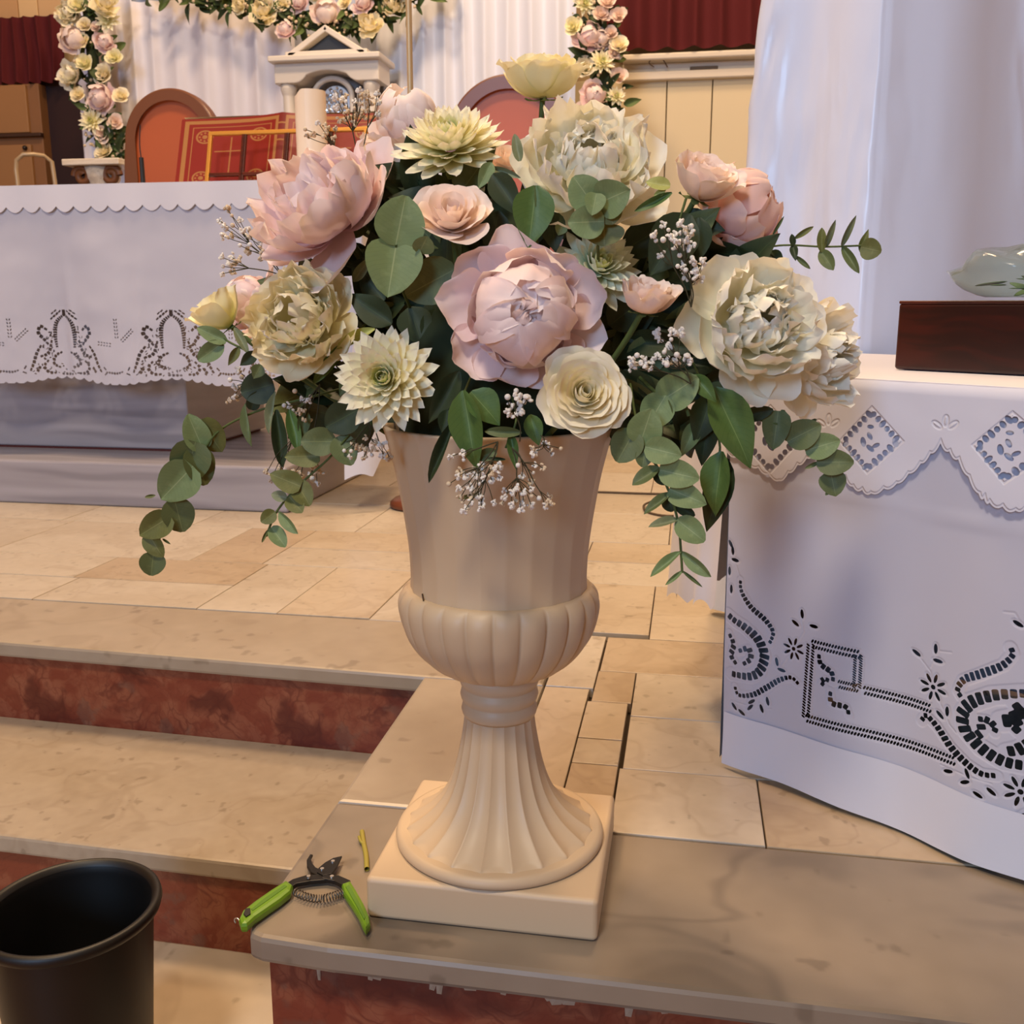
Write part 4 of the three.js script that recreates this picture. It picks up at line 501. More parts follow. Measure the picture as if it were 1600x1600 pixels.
// ---------------------------------------------------------------- flowers
const D2R = Math.PI / 180, lin = (h) => new THREE.Color(h).toArray();
function petalGeo(o) {
  const { L = 1, W = 0.5, a0 = 20, a1 = 60, r0 = 0.05, y0 = 0, cup = 1, wrap = 0, flare = 0, tip = 0.25, wb = 0.3, ruf = 0.05, fr = 3, notch = 0.06, point = 0, roll = 0, nu = 8, nv = 8, c0 = [1, 1, 1], c1 = c0, c2 = c1 } = o, seed = Math.floor(rnd() * 9999);
  const path = [[r0, y0, a0 * D2R]]; let r = r0, y = y0; for (let i = 1; i <= 40; i++) { const t = i / 40, a = (a0 + (a1 - a0) * t + roll * Math.max(0, (t - 0.72) / 0.28) ** 2) * D2R; r += L / 40 * Math.sin(a); y += L / 40 * Math.cos(a); path.push([r, y, a]); }
  const at = (t) => { const x = clamp(t, 0, 1) * 40, i = Math.min(39, Math.floor(x)), f = x - i; return [0, 1, 2].map((k) => lerp(path[i][k], path[i + 1][k], f)); };
  const ns = (a, b) => vnoise(a + 50, b + 50, 997, seed), cols = [];
  const g = surf((uu, v) => {
    const u = uu * 2 - 1; let w = point ? W * Math.max(0.02, Math.sin(Math.PI * Math.pow(clamp(v * 0.985 + 0.01, 0, 1), point)) ** 0.62) : W * (wb + (1 - wb) * Math.pow(v, 0.75)) * (v > 0.65 ? Math.sqrt(1 - ((v - 0.65) / 0.35) ** 2 * 0.45) : 1);
    const vv = v * (1 - tip * Math.abs(u) ** 2.2 * v + notch * ns(u * fr * 1.8, 3) * v);
    let [R, Y, A] = at(vv), x, off = 0;
    if (wrap) { const rw = Math.max(R, 0.06), ps = clamp(u * w / rw, -2.7, 2.7), q = R * (1 + flare * u * u); x = Math.sin(ps) * q; R = Math.cos(ps) * q; } else { const ps = u * w * cup; x = Math.sin(ps) / cup; off = (1 - Math.cos(ps)) / cup; }
    off += ruf * vv * vv * (ns(u * fr, vv * 2) + 0.5 * ns(u * fr * 2.3 + 9, vv * 4));
    cols.push(...mix3(mix3(c0, c1, sstep(0, 0.7, vv)), c2, sstep(0.72, 1, vv) * (0.5 + 0.5 * Math.abs(u)))); 
    return [x, Y + Math.sin(A) * off, R - Math.cos(A) * off];
  }, nu, nv);
  g.setAttribute('color', new THREE.Float32BufferAttribute(cols, 3)); return g;
}
const petalMat = phys({ vertexColors: true, roughness: 0.97, transmission: 0.24, thickness: 0, specularIntensity: 0.3, sheen: 1, sheenRoughness: 0.7, sheenColor: new THREE.Color(0xfff4ea) });
const petalMatThick = phys({ vertexColors: true, roughness: 0.97, transmission: 0.2, thickness: 0, specularIntensity: 0.3, sheen: 1, sheenRoughness: 0.7, sheenColor: new THREE.Color(0xfff4ea) });
const stemMat = std({ color: 0x4e5f2c, roughness: 0.7 }), sepalMat = std({ color: 0x6d7f44, roughness: 0.8 });
// recipes: each returns a list of {geo, az, tilt} in a frame of unit radius whose axis is +y
const PAL = {
  pink: [lin(0xf6cac6), lin(0xfde7e5), lin(0xfef4f2)], pinkDeep: [lin(0xe3a69e), lin(0xf7d3ca), lin(0xfbe6de)], pale: [lin(0xf5dcd6), lin(0xfaeae5), lin(0xfcf4f0)], white: [lin(0xfdf3c4), lin(0xfefae6), lin(0xfefcf2)], cream: [lin(0xfbeeb6), lin(0xfdf4d0), lin(0xfef8e4)],
  yellow: [lin(0xecea9e), lin(0xfbf6cc), lin(0xfdf9e0)], blush: [lin(0xf2d3ba), lin(0xfae6d9), lin(0xfcefe6)], rose: [lin(0xf8e4a4), lin(0xfdf3d0), lin(0xfef8e6)], dahlia: [lin(0xf0ec9e), lin(0xfbf6d6), lin(0xfdfaec)], minty: [lin(0xc5d498), lin(0xeef3de), lin(0xf6f9ee)],
};
const P3 = (k) => ({ c0: PAL[k][0], c1: PAL[k][1], c2: PAL[k][2] });
function variants(n, f) { return Array.from({ length: n }, (_, i) => petalGeo(f(i))); }
function fit(list) { // scale a recipe so that its widest radius is one
  let m = 0; for (const p of list) { const a = p.geo.attributes.position; for (let i = 0; i < a.count; i++) { const x = a.getX(i), c = Math.cos(p.tilt), s = Math.sin(p.tilt), z = a.getY(i) * s + a.getZ(i) * c; m = Math.max(m, Math.hypot(x, z)); } }
  for (const p of list) p.s = (p.k ?? 1) / m; list.unit = m; return list;
}
function bombPeony(k, q = 1, dens = 1) {
  const out = [], nu = q > 0.6 ? 12 : 4, nv = q > 0.6 ? 12 : 5, c = P3(k), m = (n) => Math.max(3, Math.round(n * dens));
  const ball = variants(6, (i) => ({ L: rr(1.35, 1.55), W: rr(0.44, 0.54), a0: 98, a1: i < 3 ? rr(-100, -88) : rr(-84, -66), r0: 0.06, y0: -0.2, wrap: 1, flare: rr(0.05, 0.14), ruf: 0.07, fr: 2, notch: 0.1, tip: 0.12, wb: 0.4, nu, nv, ...c }));
  const core = variants(3, () => ({ L: 1.1, W: 0.26, a0: 80, a1: -110, r0: 0.03, y0: -0.1, wrap: 1, ruf: 0.14, fr: 3, notch: 0.2, tip: 0.1, nu, nv, ...P3(k === 'pink' ? 'pinkDeep' : k) }));
  const mid = variants(5, () => ({ L: rr(1.0, 1.2), W: rr(0.5, 0.62), a0: 104, a1: rr(-40, -10), r0: 0.1, y0: -0.22, cup: 1.25, ruf: 0.11, fr: 1.6, notch: 0.07, tip: 0.2, nu, nv, ...c }));
  const out1 = variants(5, () => ({ L: rr(1.0, 1.2), W: rr(0.48, 0.6), a0: 108, a1: rr(5, 60), r0: 0.12, y0: -0.26, cup: 1.3, ruf: 0.13, fr: 1.5, notch: 0.07, tip: 0.22, roll: rr(-45, 20), nu, nv, ...c }));
  for (let i = 0; i < m(6); i++) out.push({ geo: core[i % 3], az: i * 1.1 + rr(0, 0.4), tilt: rr(-0.08, 0.08) });
  for (let i = 0; i < m(12); i++) out.push({ geo: ball[i < 6 ? i % 3 : 3 + i % 3], az: i * 2.4 + rr(0, 0.3), tilt: rr(-0.06, 0.1), k: i < 6 ? rr(0.84, 0.94) : rr(0.96, 1.08) });
  for (let i = 0; i < m(8); i++) out.push({ geo: mid[i % 5], az: i * 0.785 + rr(0, 0.5), tilt: rr(-0.05, 0.25) });
  for (let i = 0; i < m(9); i++) out.push({ geo: out1[i % 5], az: i * 0.7 + rr(0, 0.4), tilt: rr(-0.1, 0.25) });
  return fit(out);
}
function fullPeony(k, q = 1, dens = 1, open = 1) {
  const out = [], nu = q > 0.6 ? 10 : 4, nv = q > 0.6 ? 9 : 4, c = P3(k), m = (n) => Math.max(3, Math.round(n * dens));
  const inn = variants(7, () => ({ L: rr(0.72, 1.0), W: rr(0.24, 0.38), a0: rr(62, 84), a1: rr(-60, -15), r0: 0.05, y0: -0.2, cup: rr(1.2, 2.0), ruf: 0.13, fr: rr(1.6, 2.6), notch: 0.14, tip: 0.14, wb: 0.35, nu, nv, ...c }));
  const mid = variants(6, () => ({ L: rr(1.0, 1.2), W: rr(0.36, 0.5), a0: rr(90, 102), a1: rr(-25, 20), r0: 0.08, y0: -0.24, cup: 1.3, ruf: 0.12, fr: 2, notch: 0.11, tip: 0.16, nu, nv, ...c }));
  const grd = variants(5, () => ({ L: rr(1.02, 1.16), W: rr(0.5, 0.62), a0: 106, a1: rr(15, 55) * open, r0: 0.1, y0: -0.26, cup: 1.2, ruf: 0.09, fr: 1.4, notch: 0.06, tip: 0.22, roll: rr(-35, 10), nu, nv, ...c }));
  for (let i = 0; i < m(30); i++) out.push({ geo: inn[i % 7], az: i * 2.4 + rr(0, 0.4), tilt: -0.55 + 1.0 * Math.sqrt((i + 0.5) / 30) + rr(-0.1, 0.1) });
  for (let i = 0; i < m(16); i++) out.push({ geo: mid[i % 6], az: i * 2.4 + rr(0, 0.4), tilt: rr(-0.15, 0.2) });
  for (let i = 0; i < m(8); i++) out.push({ geo: grd[i % 5], az: i * 0.785 + rr(0, 0.4), tilt: rr(-0.05, 0.22) });
  return fit(out);
}
function rose(k, q = 1, n = 30, tmax = 1, sideways = 0) {
  const out = [], nu = q > 0.6 ? 12 : 4, nv = q > 0.6 ? 12 : 4, c = P3(k);
  for (let i = 0; i < n; i++) {
    const t = tmax * (i + 0.5) / n, tt = Math.pow(t, 0.9);
    out.push({ geo: petalGeo({ L: sideways ? lerp(0.8, 1.2, tt) : lerp(0.62, 1.0, tt), W: lerp(0.22, 0.66, tt), a0: lerp(20, 96, tt), a1: sideways ? lerp(-14, 10, tt) : lerp(-14, 52, tt), r0: 0.03 + 0.05 * t, y0: -0.42, wrap: t < 0.72 ? 1 : 0, flare: 0.1 * t, cup: 1.25, ruf: 0.02 + (sideways ? 0.11 : 0.06) * t, fr: sideways ? 1.9 : 1.3, notch: 0.03, tip: lerp(0.05, 0.14, t), wb: 0.5, roll: lerp(0, sideways ? 95 : 56, t) * (0.7 + 0.6 * rnd()), nu, nv, ...(t < 0.25 && k === 'rose' ? P3('cream') : c) }), az: i * 2.4 + rr(-0.15, 0.15), tilt: rr(-0.04, 0.05) });
  }
  return fit(out);
}
function dahlia(q = 1, n = 104, k = 'dahlia') {
  const out = [], rows = []; for (let j = 0; j < 10; j++) { const t = (j + 0.5) / 10; rows.push(petalGeo({ L: lerp(0.2, 0.98, Math.pow(t, 0.75)), W: lerp(0.08, 0.185, Math.pow(t, 0.6)), a0: lerp(15, 102, t), a1: lerp(-35, 78, t), r0: 0.03 + 0.1 * t, y0: lerp(0.1, -0.14, t), cup: lerp(7, 3.2, t), point: 0.8, tip: 0.02, notch: 0.02, ruf: 0.02, fr: 1, nu: q > 0.6 ? 6 : 2, nv: q > 0.6 ? 8 : 3, c0: t < 0.35 ? lin(0xc6cf62) : PAL[k][0], c1: t < 0.3 ? lin(0xe6e8a6) : PAL[k][1], c2: PAL[k][2] })); }
  for (let i = 0; i < n; i++) { const t = Math.pow((i + 0.5) / n, 0.78); out.push({ geo: rows[Math.min(9, Math.floor(t * 10))], az: i * 2.39996 + rr(-0.05, 0.05), tilt: rr(-0.05, 0.07) }); }
  return fit(out);
}
const URN_HEART = V(UX, 0.55, UZ), yAxis = V(0, 1, 0);
function sepals(n = 5) { const gs = []; for (let i = 0; i < n; i++) gs.push(petalGeo({ L: 0.42, W: 0.1, a0: 118, a1: 60, r0: 0.03, y0: -0.42, cup: 3, point: 0.7, nu: 3, nv: 5, ruf: 0.04 }).rotateY(i * 6.283 / n)); return merge(gs); }
function flower(name, label, cat, { at: [px, py, z], d, dir, spin = 0, mat = petalMat, squash = 1 }, petals, stem = true) {
  const pos = P(px, py, z), R = pxSize(d / 2, pos), t = thing(name, label, cat, pos.toArray());
  t.quaternion.setFromUnitVectors(yAxis, viewDir(...dir)); t.scale.setScalar(R); t.rotateY(spin); t.updateMatrixWorld(true);
  for (const p of petals) { const m = part(t, 'petal', p.geo, mat); m.rotation.order = 'YXZ'; m.rotation.set(p.tilt, p.az, 0); m.scale.setScalar(p.s ?? 1); }
  part(t, 'sepals', sepals().scale(1 / petals.unit, 1 / petals.unit, 1 / petals.unit), sepalMat);
  if (stem) { const e = t.worldToLocal(URN_HEART.clone().add(V((pos.x - UX) * 0.2, 0, (pos.z - UZ) * 0.2))); part(t, 'stem', tube([V(0, -0.3, 0), V(0, -0.62, 0).lerp(e, 0.12), V(0, -0.9, 0).lerp(e, 0.5), e], 0.0032 / R, 16, 7), stemMat); }
  return t;
}
reseed(101);
flower('peony', 'large pale pink peony with a closed ball centre, at the middle front', 'flower', { at: [818, 492, -1.04], d: 286, dir: [0.0, -0.12, 1], spin: 0.5 }, bombPeony('pink'));
reseed(102); flower('peony', 'big loose blush pink peony with drooping petals at the upper left', 'flower', { at: [508, 326, -1.13], d: 312, dir: [-0.5, 0.5, 0.7], spin: 1.2 }, fullPeony('pink', 1, 0.9));
reseed(103); flower('peony', 'pale pink peony behind the upper dahlia', 'flower', { at: [640, 200, -1.26], d: 160, dir: [-0.1, 0.8, 0.4] }, bombPeony('pale'));
reseed(104); flower('peony', 'large white ruffled peony at the upper right, behind round eucalyptus leaves', 'flower', { at: [922, 266, -1.12], d: 276, dir: [0.05, 0.42, 0.9], spin: 2 }, fullPeony('white'));
reseed(105); flower('peony', 'cream yellow ruffled peony at the left, below the loose pink peony', 'flower', { at: [472, 502, -1.08], d: 206, dir: [-0.25, 0.1, 0.96], spin: 0.4 }, fullPeony('cream'));
reseed(106); flower('peony', 'large white ruffled peony at the right, in front of the table cloth', 'flower', { at: [1180, 508, -1.1], d: 268, dir: [0.25, 0.05, 0.95], spin: 0.9 }, fullPeony('white'));
reseed(107); flower('peony', 'cream peony farthest right, half behind the big white peony', 'flower', { at: [1276, 560, -1.19], d: 214, dir: [0.62, -0.05, 0.6], spin: 0.2 }, fullPeony('white', 1, 0.8));
reseed(108); flower('peony', 'salmon pink peony at the right behind a blush rose', 'flower', { at: [1144, 336, -1.22], d: 212, dir: [0.6, 0.35, 0.35], spin: 0.4 }, bombPeony('pinkDeep'));
reseed(109); flower('peony', 'pale pink peony peeking out behind the cream yellow peony', 'flower', { at: [398, 478, -1.19], d: 156, dir: [-0.7, 0.2, 0.3] }, bombPeony('pink', 1, 0.8));
reseed(110); flower('rose', 'cream yellow rose standing highest above the arrangement', 'flower', { at: [848, 120, -1.2], d: 166, dir: [-0.02, 0.93, 0.36], spin: 0.3 }, rose('yellow', 1, 26, 1, 1));
reseed(111); flower('rose', 'open cream rose with a spiral centre at the front rim of the urn', 'flower', { at: [914, 613, -1.0], d: 164, dir: [0.1, 0.12, 1] }, rose('rose', 1, 34, 1));
reseed(112); flower('rose', 'small blush rose beside the upper dahlia, over round green leaves', 'flower', { at: [706, 330, -1.05], d: 152, dir: [0.05, 0.55, 0.83] }, rose('blush', 1, 18, 0.95));
reseed(113); flower('rose', 'upright blush rose at the upper right in front of the salmon peony', 'flower', { at: [1100, 282, -1.15], d: 128, dir: [0.3, 0.72, 0.62] }, rose('blush', 1, 20, 0.8, 1));
reseed(114); flower('rose', 'half-open blush rosebud right of the central pink peony', 'flower', { at: [1010, 464, -1.04], d: 118, dir: [0.12, 0.86, 0.5] }, rose('blush', 1, 15, 0.95, 1));
reseed(115); flower('rose', 'pale yellow rosebud farthest left, in front of the altar lace', 'flower', { at: [342, 488, -1.11], d: 104, dir: [-0.5, 0.8, 0.3], spin: 1 }, rose('yellow', 1, 13, 0.66, 1));
reseed(116); flower('rose', 'pink petalled rose between the upper dahlia and the white peony', 'flower', { at: [792, 246, -1.2], d: 92, dir: [0.2, 0.6, 0.6] }, rose('blush', 1, 12, 0.9));
reseed(117); flower('dahlia', 'upper creamy white dahlia seen from the side below the cream rose', 'flower', { at: [703, 226, -1.14], d: 190, dir: [-0.08, 0.66, 0.72] }, dahlia());
reseed(118); flower('dahlia', 'lower creamy dahlia with a yellow green centre above the urn rim', 'flower', { at: [603, 592, -1.03], d: 174, dir: [-0.12, 0.02, 1], spin: 1 }, dahlia());
reseed(119); flower('dahlia', 'greenish white dahlia half hidden behind the central pink peony', 'flower', { at: [934, 418, -1.11], d: 156, dir: [0.25, 0.3, 0.9] }, dahlia(1, 80, 'minty'));

// ---------------------------------------------------------------- foliage
function leafTex(a, b, rib) { return canvasTex(128, 256, (g, w, h) => { g.fillStyle = a; g.fillRect(0, 0, w, h); reseed(h + a.length); g.strokeStyle = b; g.lineWidth = 1.6; for (let i = 0; i < 12; i++) for (const s of [-1, 1]) { g.beginPath(); g.moveTo(w / 2, h - i * 20); g.quadraticCurveTo(w / 2 + s * 26, h - i * 20 - 14, w / 2 + s * 64, h - i * 20 - 50); g.stroke(); } for (let i = 0; i < 60; i++) { g.globalAlpha = 0.12; g.fillStyle = i % 2 ? b : rib; g.beginPath(); g.ellipse(rnd() * w, rnd() * h, 4 + rnd() * 12, 4 + rnd() * 16, 0, 0, 7); g.fill(); } g.globalAlpha = 1; g.strokeStyle = rib; g.lineWidth = 3; g.beginPath(); g.moveTo(w / 2, 0); g.lineTo(w / 2, h); g.stroke(); }); }
const leafMat = (a, b, rib, rough = 0.6) => std({ map: leafTex(a, b, rib), roughness: rough });
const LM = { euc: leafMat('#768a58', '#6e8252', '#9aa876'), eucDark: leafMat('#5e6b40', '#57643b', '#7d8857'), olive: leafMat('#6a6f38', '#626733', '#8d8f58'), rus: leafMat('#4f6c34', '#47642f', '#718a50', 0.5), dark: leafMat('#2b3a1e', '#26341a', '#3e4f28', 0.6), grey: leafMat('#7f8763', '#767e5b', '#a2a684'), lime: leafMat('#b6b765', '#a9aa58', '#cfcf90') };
function leafShape(kind) {
  const wf = { round: (t) => Math.pow(Math.sin(Math.PI * Math.pow(clamp(t * 0.97 + 0.02, 0, 1), 0.82)), 0.55), heart: (t) => Math.pow(Math.sin(Math.PI * Math.pow(clamp(t * 0.97 + 0.03, 0, 1), 0.66)), 0.6), point: (t) => Math.pow(Math.sin(Math.PI * Math.pow(clamp(t * 0.985 + 0.012, 0, 1), 0.74)), 0.95), strap: (t) => Math.pow(Math.sin(Math.PI * clamp(t * 0.98 + 0.015, 0, 1)), 0.6) }[kind];
  return surf((u, v) => { const x = (u - 0.5) * wf(v), f = Math.abs(x) * 0.28, c = kind === 'point' ? -0.16 * v * v : -0.07 * v * v; return [x, v, f + c + 0.02 * Math.sin(v * 7 + u * 5)]; }, 6, 9);
}
const LG = { round: leafShape('round'), heart: leafShape('heart'), point: leafShape('point'), strap: leafShape('strap') };
function branch(name, label, at, stemPts, z, stemR = 0.0014) { // stemPts [px, py, dz]
  const o = P(at[0], at[1], z), t = thing(name, label, 'foliage', o.toArray());
  if (stemPts) part(t, 'stem', tube(stemPts.map(([x, y, dz = 0]) => P(x, y, z + dz).sub(o)), stemR, stemPts.length * 5, 6), stemMat);
  t.userData.z0 = undefined; delete t.userData.z0;
  t.leaf = (bx, by, tx, ty, w, kind = 'round', mat = 'euc', dz0 = 0.002, dz1 = 0.006, roll = 0) => {
    const b = P(bx, by, z + dz0), e = P(tx, ty, z + dz1), y = e.clone().sub(b), len = y.length(); y.normalize();
    const view = EYE.clone().sub(b).normalize(); let n = view.addScaledVector(y, -view.dot(y)).normalize(); n.applyAxisAngle(y, roll); const x = y.clone().cross(n).normalize();
    const m = part(t, 'leaf', LG[kind], LM[mat]); m.matrixAutoUpdate = true; m.quaternion.setFromRotationMatrix(new THREE.Matrix4().makeBasis(x, y, n)); m.position.copy(b.sub(o)); m.scale.set(pxSize(w, e) / Math.max(0.3, Math.cos(roll)), len, len * 0.9); return m;
  };
  return t;
}
const leaves = (b, list) => list.forEach((l) => b.leaf(...l));
reseed(201);
{ const b = branch('eucalyptus_branch', 'long eucalyptus branch trailing lowest at the far left, before the altar base', [560, 600], [[560, 600, -0.06], [480, 622, -0.01], [395, 645], [335, 680], [305, 735], [270, 795], [248, 845], [238, 882]], -1.1);
  leaves(b, [[318, 704, 294, 648, 42, 'round', 'euc', 0, 0.012], [314, 655, 346, 708, 50, 'heart', 'olive', 0.004, -0.008, 0.5], [306, 690, 284, 762, 62, 'heart', 'eucDark', 0.008, 0.012], [300, 698, 322, 758, 48, 'round', 'eucDark', 0.006, 0.004, -0.3], [302, 728, 250, 782, 64, 'heart', 'euc', 0.014, 0.02], [272, 778, 286, 832, 50, 'round', 'eucDark', 0.01, 0.004], [268, 806, 216, 838, 44, 'heart', 'olive', 0.012, 0.014], [230, 832, 254, 871, 28, 'round', 'olive', 0.008, 0.008, 0.5], [240, 862, 236, 900, 40, 'round', 'eucDark', 0.006, 0.01], [243, 774, 226, 777, 6, 'strap', 'olive'], [254, 842, 266, 850, 4, 'strap', 'olive'],
    [428, 600, 376, 614, 52, 'round', 'dark', 0.0, 0.01], [431, 612, 418, 678, 13, 'strap', 'grey', 0.004, 0.01, 0.6], [384, 630, 391, 698, 13, 'strap', 'eucDark', 0, 0.01, 0.7], [392, 640, 402, 612, 22, 'round', 'dark']]); }
{ const b = branch('eucalyptus_branch', 'eucalyptus branch hanging at the left with olive leaves, ending above the marble floor', [585, 630], [[585, 630, -0.03], [560, 660], [518, 712], [470, 756], [432, 800], [416, 838]], -1.07);
  leaves(b, [[560, 640, 508, 668, 54, 'round', 'dark'], [524, 690, 470, 690, 46, 'round', 'eucDark', 0, 0.012], [528, 682, 550, 726, 42, 'round', 'eucDark', 0, 0.008], [500, 712, 444, 714, 36, 'heart', 'olive', 0, 0.012], [470, 760, 421, 740, 36, 'heart', 'olive', 0.004, 0.012], [462, 752, 484, 790, 34, 'round', 'olive'], [452, 776, 472, 800, 30, 'round', 'olive', 0.002, 0.012], [448, 778, 424, 772, 18, 'round', 'grey'], [430, 800, 408, 816, 24, 'round', 'olive', 0.003, 0.012], [436, 800, 464, 834, 16, 'strap', 'euc', 0, 0.012, 0.5], [424, 824, 446, 854, 26, 'round', 'euc', 0, 0.008], [418, 828, 409, 848, 5, 'strap', 'olive'], [432, 640, 441, 730, 24, 'strap', 'dark', -0.02, -0.015], [452, 640, 466, 704, 22, 'strap', 'rus', -0.02, -0.01], [478, 640, 470, 690, 20, 'point', 'eucDark', -0.02, -0.015], [598, 620, 590, 668, 18, 'strap', 'eucDark', -0.01, 0]]); }
{ const b = branch('eucalyptus_branch', 'longest eucalyptus branch trailing down at the right of the urn', [985, 600], [[985, 600, -0.06], [995, 660, -0.01], [1006, 698], [1029, 733], [1049, 778], [1060, 819], [1064, 862], [1066, 895]], -1.02);
  leaves(b, [[1000, 694, 1018, 640, 56, 'round', 'euc', 0, 0.008], [992, 672, 964, 722, 52, 'round', 'eucDark', 0, 0.006], [1008, 700, 1004, 730, 28, 'round', 'eucDark'], [1008, 698, 1064, 712, 44, 'round', 'euc', 0.004, 0.012], [1030, 730, 988, 757, 22, 'strap', 'eucDark', 0.003, 0.014, 0.4], [1028, 732, 1040, 758, 26, 'round', 'dark', -0.004, -0.004], [1030, 734, 1092, 748, 46, 'round', 'euc', 0.004, 0.012], [1050, 770, 1006, 802, 15, 'strap', 'eucDark', 0, 0.014, 0.5], [1046, 764, 1104, 788, 42, 'heart', 'euc', 0.002, 0.012], [1056, 790, 1086, 806, 18, 'round', 'dark', -0.006, -0.006], [1044, 775, 1050, 800, 26, 'round', 'dark', -0.006, -0.006], [1060, 812, 1014, 822, 14, 'strap', 'grey', 0, 0.016, 0.5], [1058, 812, 1101, 846, 40, 'round', 'euc', 0.003, 0.01], [1064, 862, 1016, 900, 15, 'strap', 'euc', 0, 0.014, 0.4], [1066, 862, 1110, 902, 20, 'strap', 'euc', 0, 0.012, 0.4], [1066, 892, 1040, 914, 8, 'strap', 'euc', 0, 0.01], [1066, 892, 1097, 917, 6, 'strap', 'eucDark', 0, 0.01]]); }
{ const b = branch('eucalyptus_branch', 'drooping eucalyptus tip with stacked round leaves before the scalloped cloth', [1130, 620], [[1130, 620, -0.03], [1185, 655], [1235, 668], [1275, 690], [1296, 730], [1303, 768]], -1.12);
  leaves(b, [[1160, 652, 1208, 640, 24, 'round', 'dark'], [1216, 642, 1208, 703, 44, 'heart', 'eucDark', 0, 0.008], [1224, 640, 1228, 690, 18, 'round', 'eucDark', 0, -0.004, 0.4], [1230, 690, 1282, 664, 48, 'round', 'eucDark', 0.002, 0.01], [1276, 655, 1262, 662, 6, 'strap', 'dark'], [1258, 704, 1312, 688, 42, 'round', 'euc', 0.004, 0.012], [1276, 722, 1334, 722, 42, 'round', 'eucDark', 0.006, 0.014], [1298, 738, 1306, 776, 42, 'heart', 'eucDark', 0.002, 0.008], [1280, 722, 1258, 732, 7, 'strap', 'eucDark'], [1296, 766, 1290, 774, 6, 'strap', 'eucDark']]); }
{ const b = branch('eucalyptus_branch', 'slender horizontal eucalyptus twig sticking out right before the satin', [1180, 400], [[1180, 400, -0.04], [1208, 385], [1230, 383], [1290, 385.5], [1350, 383.5]], -1.16, 0.0011);
  leaves(b, [[1207, 368, 1225, 338, 5, 'strap', 'eucDark'], [1240, 384, 1237, 366, 10, 'strap', 'dark'], [1241, 373, 1271, 354, 9, 'strap', 'olive'], [1239, 383, 1243, 406, 13, 'point', 'dark', 0, 0.01], [1243, 400, 1266, 420, 8, 'strap', 'eucDark'], [1284, 394, 1284, 356, 15, 'strap', 'olive'], [1290, 387, 1305, 345, 10, 'strap', 'grey', 0, 0.02], [1282, 391, 1302, 421, 22, 'strap', 'eucDark', 0, 0.014], [1315, 385, 1337, 338, 10, 'strap', 'grey', 0, 0.02], [1316, 385, 1342, 426, 16, 'strap', 'eucDark', 0, 0.014], [1344, 394, 1357, 358, 13, 'point', 'olive', -0.004, 0], [1345, 386, 1377, 393, 34, 'round', 'olive', 0.002, 0.008], [1204, 392, 1222, 420, 24, 'point', 'dark', -0.01, 0]]); }
{ const b = branch('eucalyptus_branch', 'pair of large round eucalyptus leaves between pink peony and blush rose', [640, 470], [[640, 480, -0.09], [622, 430, -0.02], [619, 381, 0.004]], -1.03, 0.002);
  leaves(b, [[618, 384, 634, 306, 80, 'round', 'euc', 0.004, 0.008], [620, 376, 606, 464, 90, 'heart', 'euc', 0.002, 0.016], [712, 420, 634, 462, 72, 'round', 'eucDark', -0.03, -0.02], [655, 395, 668, 370, 34, 'round', 'euc', 0, 0.004, 0.5]]); }
{ const b = branch('eucalyptus_branch', 'cluster of four round eucalyptus leaves in front of the white peony', [935, 400], [[935, 420, -0.1], [934, 370, -0.03], [934, 318]], -1.015, 0.0016);
  leaves(b, [[930, 324, 896, 276, 56, 'round', 'euc', 0, 0.006], [934, 318, 984, 296, 62, 'heart', 'euc', 0, 0.01], [932, 302, 925, 336, 34, 'heart', 'euc', 0.008, 0.016], [944, 346, 888, 348, 52, 'round', 'euc', 0.002, 0.01], [950, 326, 958, 350, 40, 'round', 'olive', -0.004, 0], [944, 350, 944, 384, 64, 'round', 'olive', -0.01, -0.004]]); }
{ const b = branch('eucalyptus_branch', 'eucalyptus tip with big grey green leaves right of the cream rose', [1000, 590], [[1000, 590, -0.05], [1038, 622], [1070, 634], [1076, 650]], -1.05, 0.002);
  leaves(b, [[1030, 628, 1090, 590, 60, 'round', 'euc', 0.002, 0.008], [1040, 618, 1010, 668, 54, 'round', 'euc', 0.003, 0.012], [1040, 622, 1040, 664, 26, 'strap', 'eucDark', 0.002, 0.006, 0.5], [1084, 586, 1119, 628, 28, 'point', 'rus', -0.004, 0.004]]); }
{ const b = branch('eucalyptus_branch', 'small eucalyptus shoot below the pale yellow rosebud', [420, 560], [[420, 570, -0.02], [385, 548], [352, 530], [346, 520]], -1.07, 0.0013);
  leaves(b, [[354, 534, 308, 512, 24, 'round', 'euc', 0, 0.008], [348, 536, 309, 564, 30, 'round', 'euc', 0, 0.008], [366, 512, 388, 552, 14, 'strap', 'grey'], [374, 542, 356, 572, 14, 'point', 'olive'], [402, 550, 374, 572, 20, 'point', 'dark'], [408, 570, 396, 592, 22, 'point', 'eucDark']]); }
const ruscus = (label, at, stem, z, list, r) => { const b = branch('ruscus_sprig', label, at, stem, z, r); leaves(b, list); return b; };
ruscus('dark green ruscus sprig with large pointed leaves hanging at the right', [1080, 560], [[1080, 560, -0.05], [1105, 620], [1125, 700], [1120, 730]], -1.08, [[1116, 606, 1177, 732, 66, 'point', 'rus', 0.006, 0.014, -0.2], [1114, 615, 1086, 694, 48, 'point', 'dark', -0.004, 0], [1128, 705, 1112, 808, 46, 'point', 'rus', 0.004, 0.01, 0.4], [1136, 716, 1103, 834, 46, 'point', 'dark', -0.008, -0.004], [1092, 656, 1064, 714, 28, 'point', 'euc', -0.012, -0.006], [1108, 640, 1096, 730, 40, 'point', 'dark', -0.014, -0.012]]);
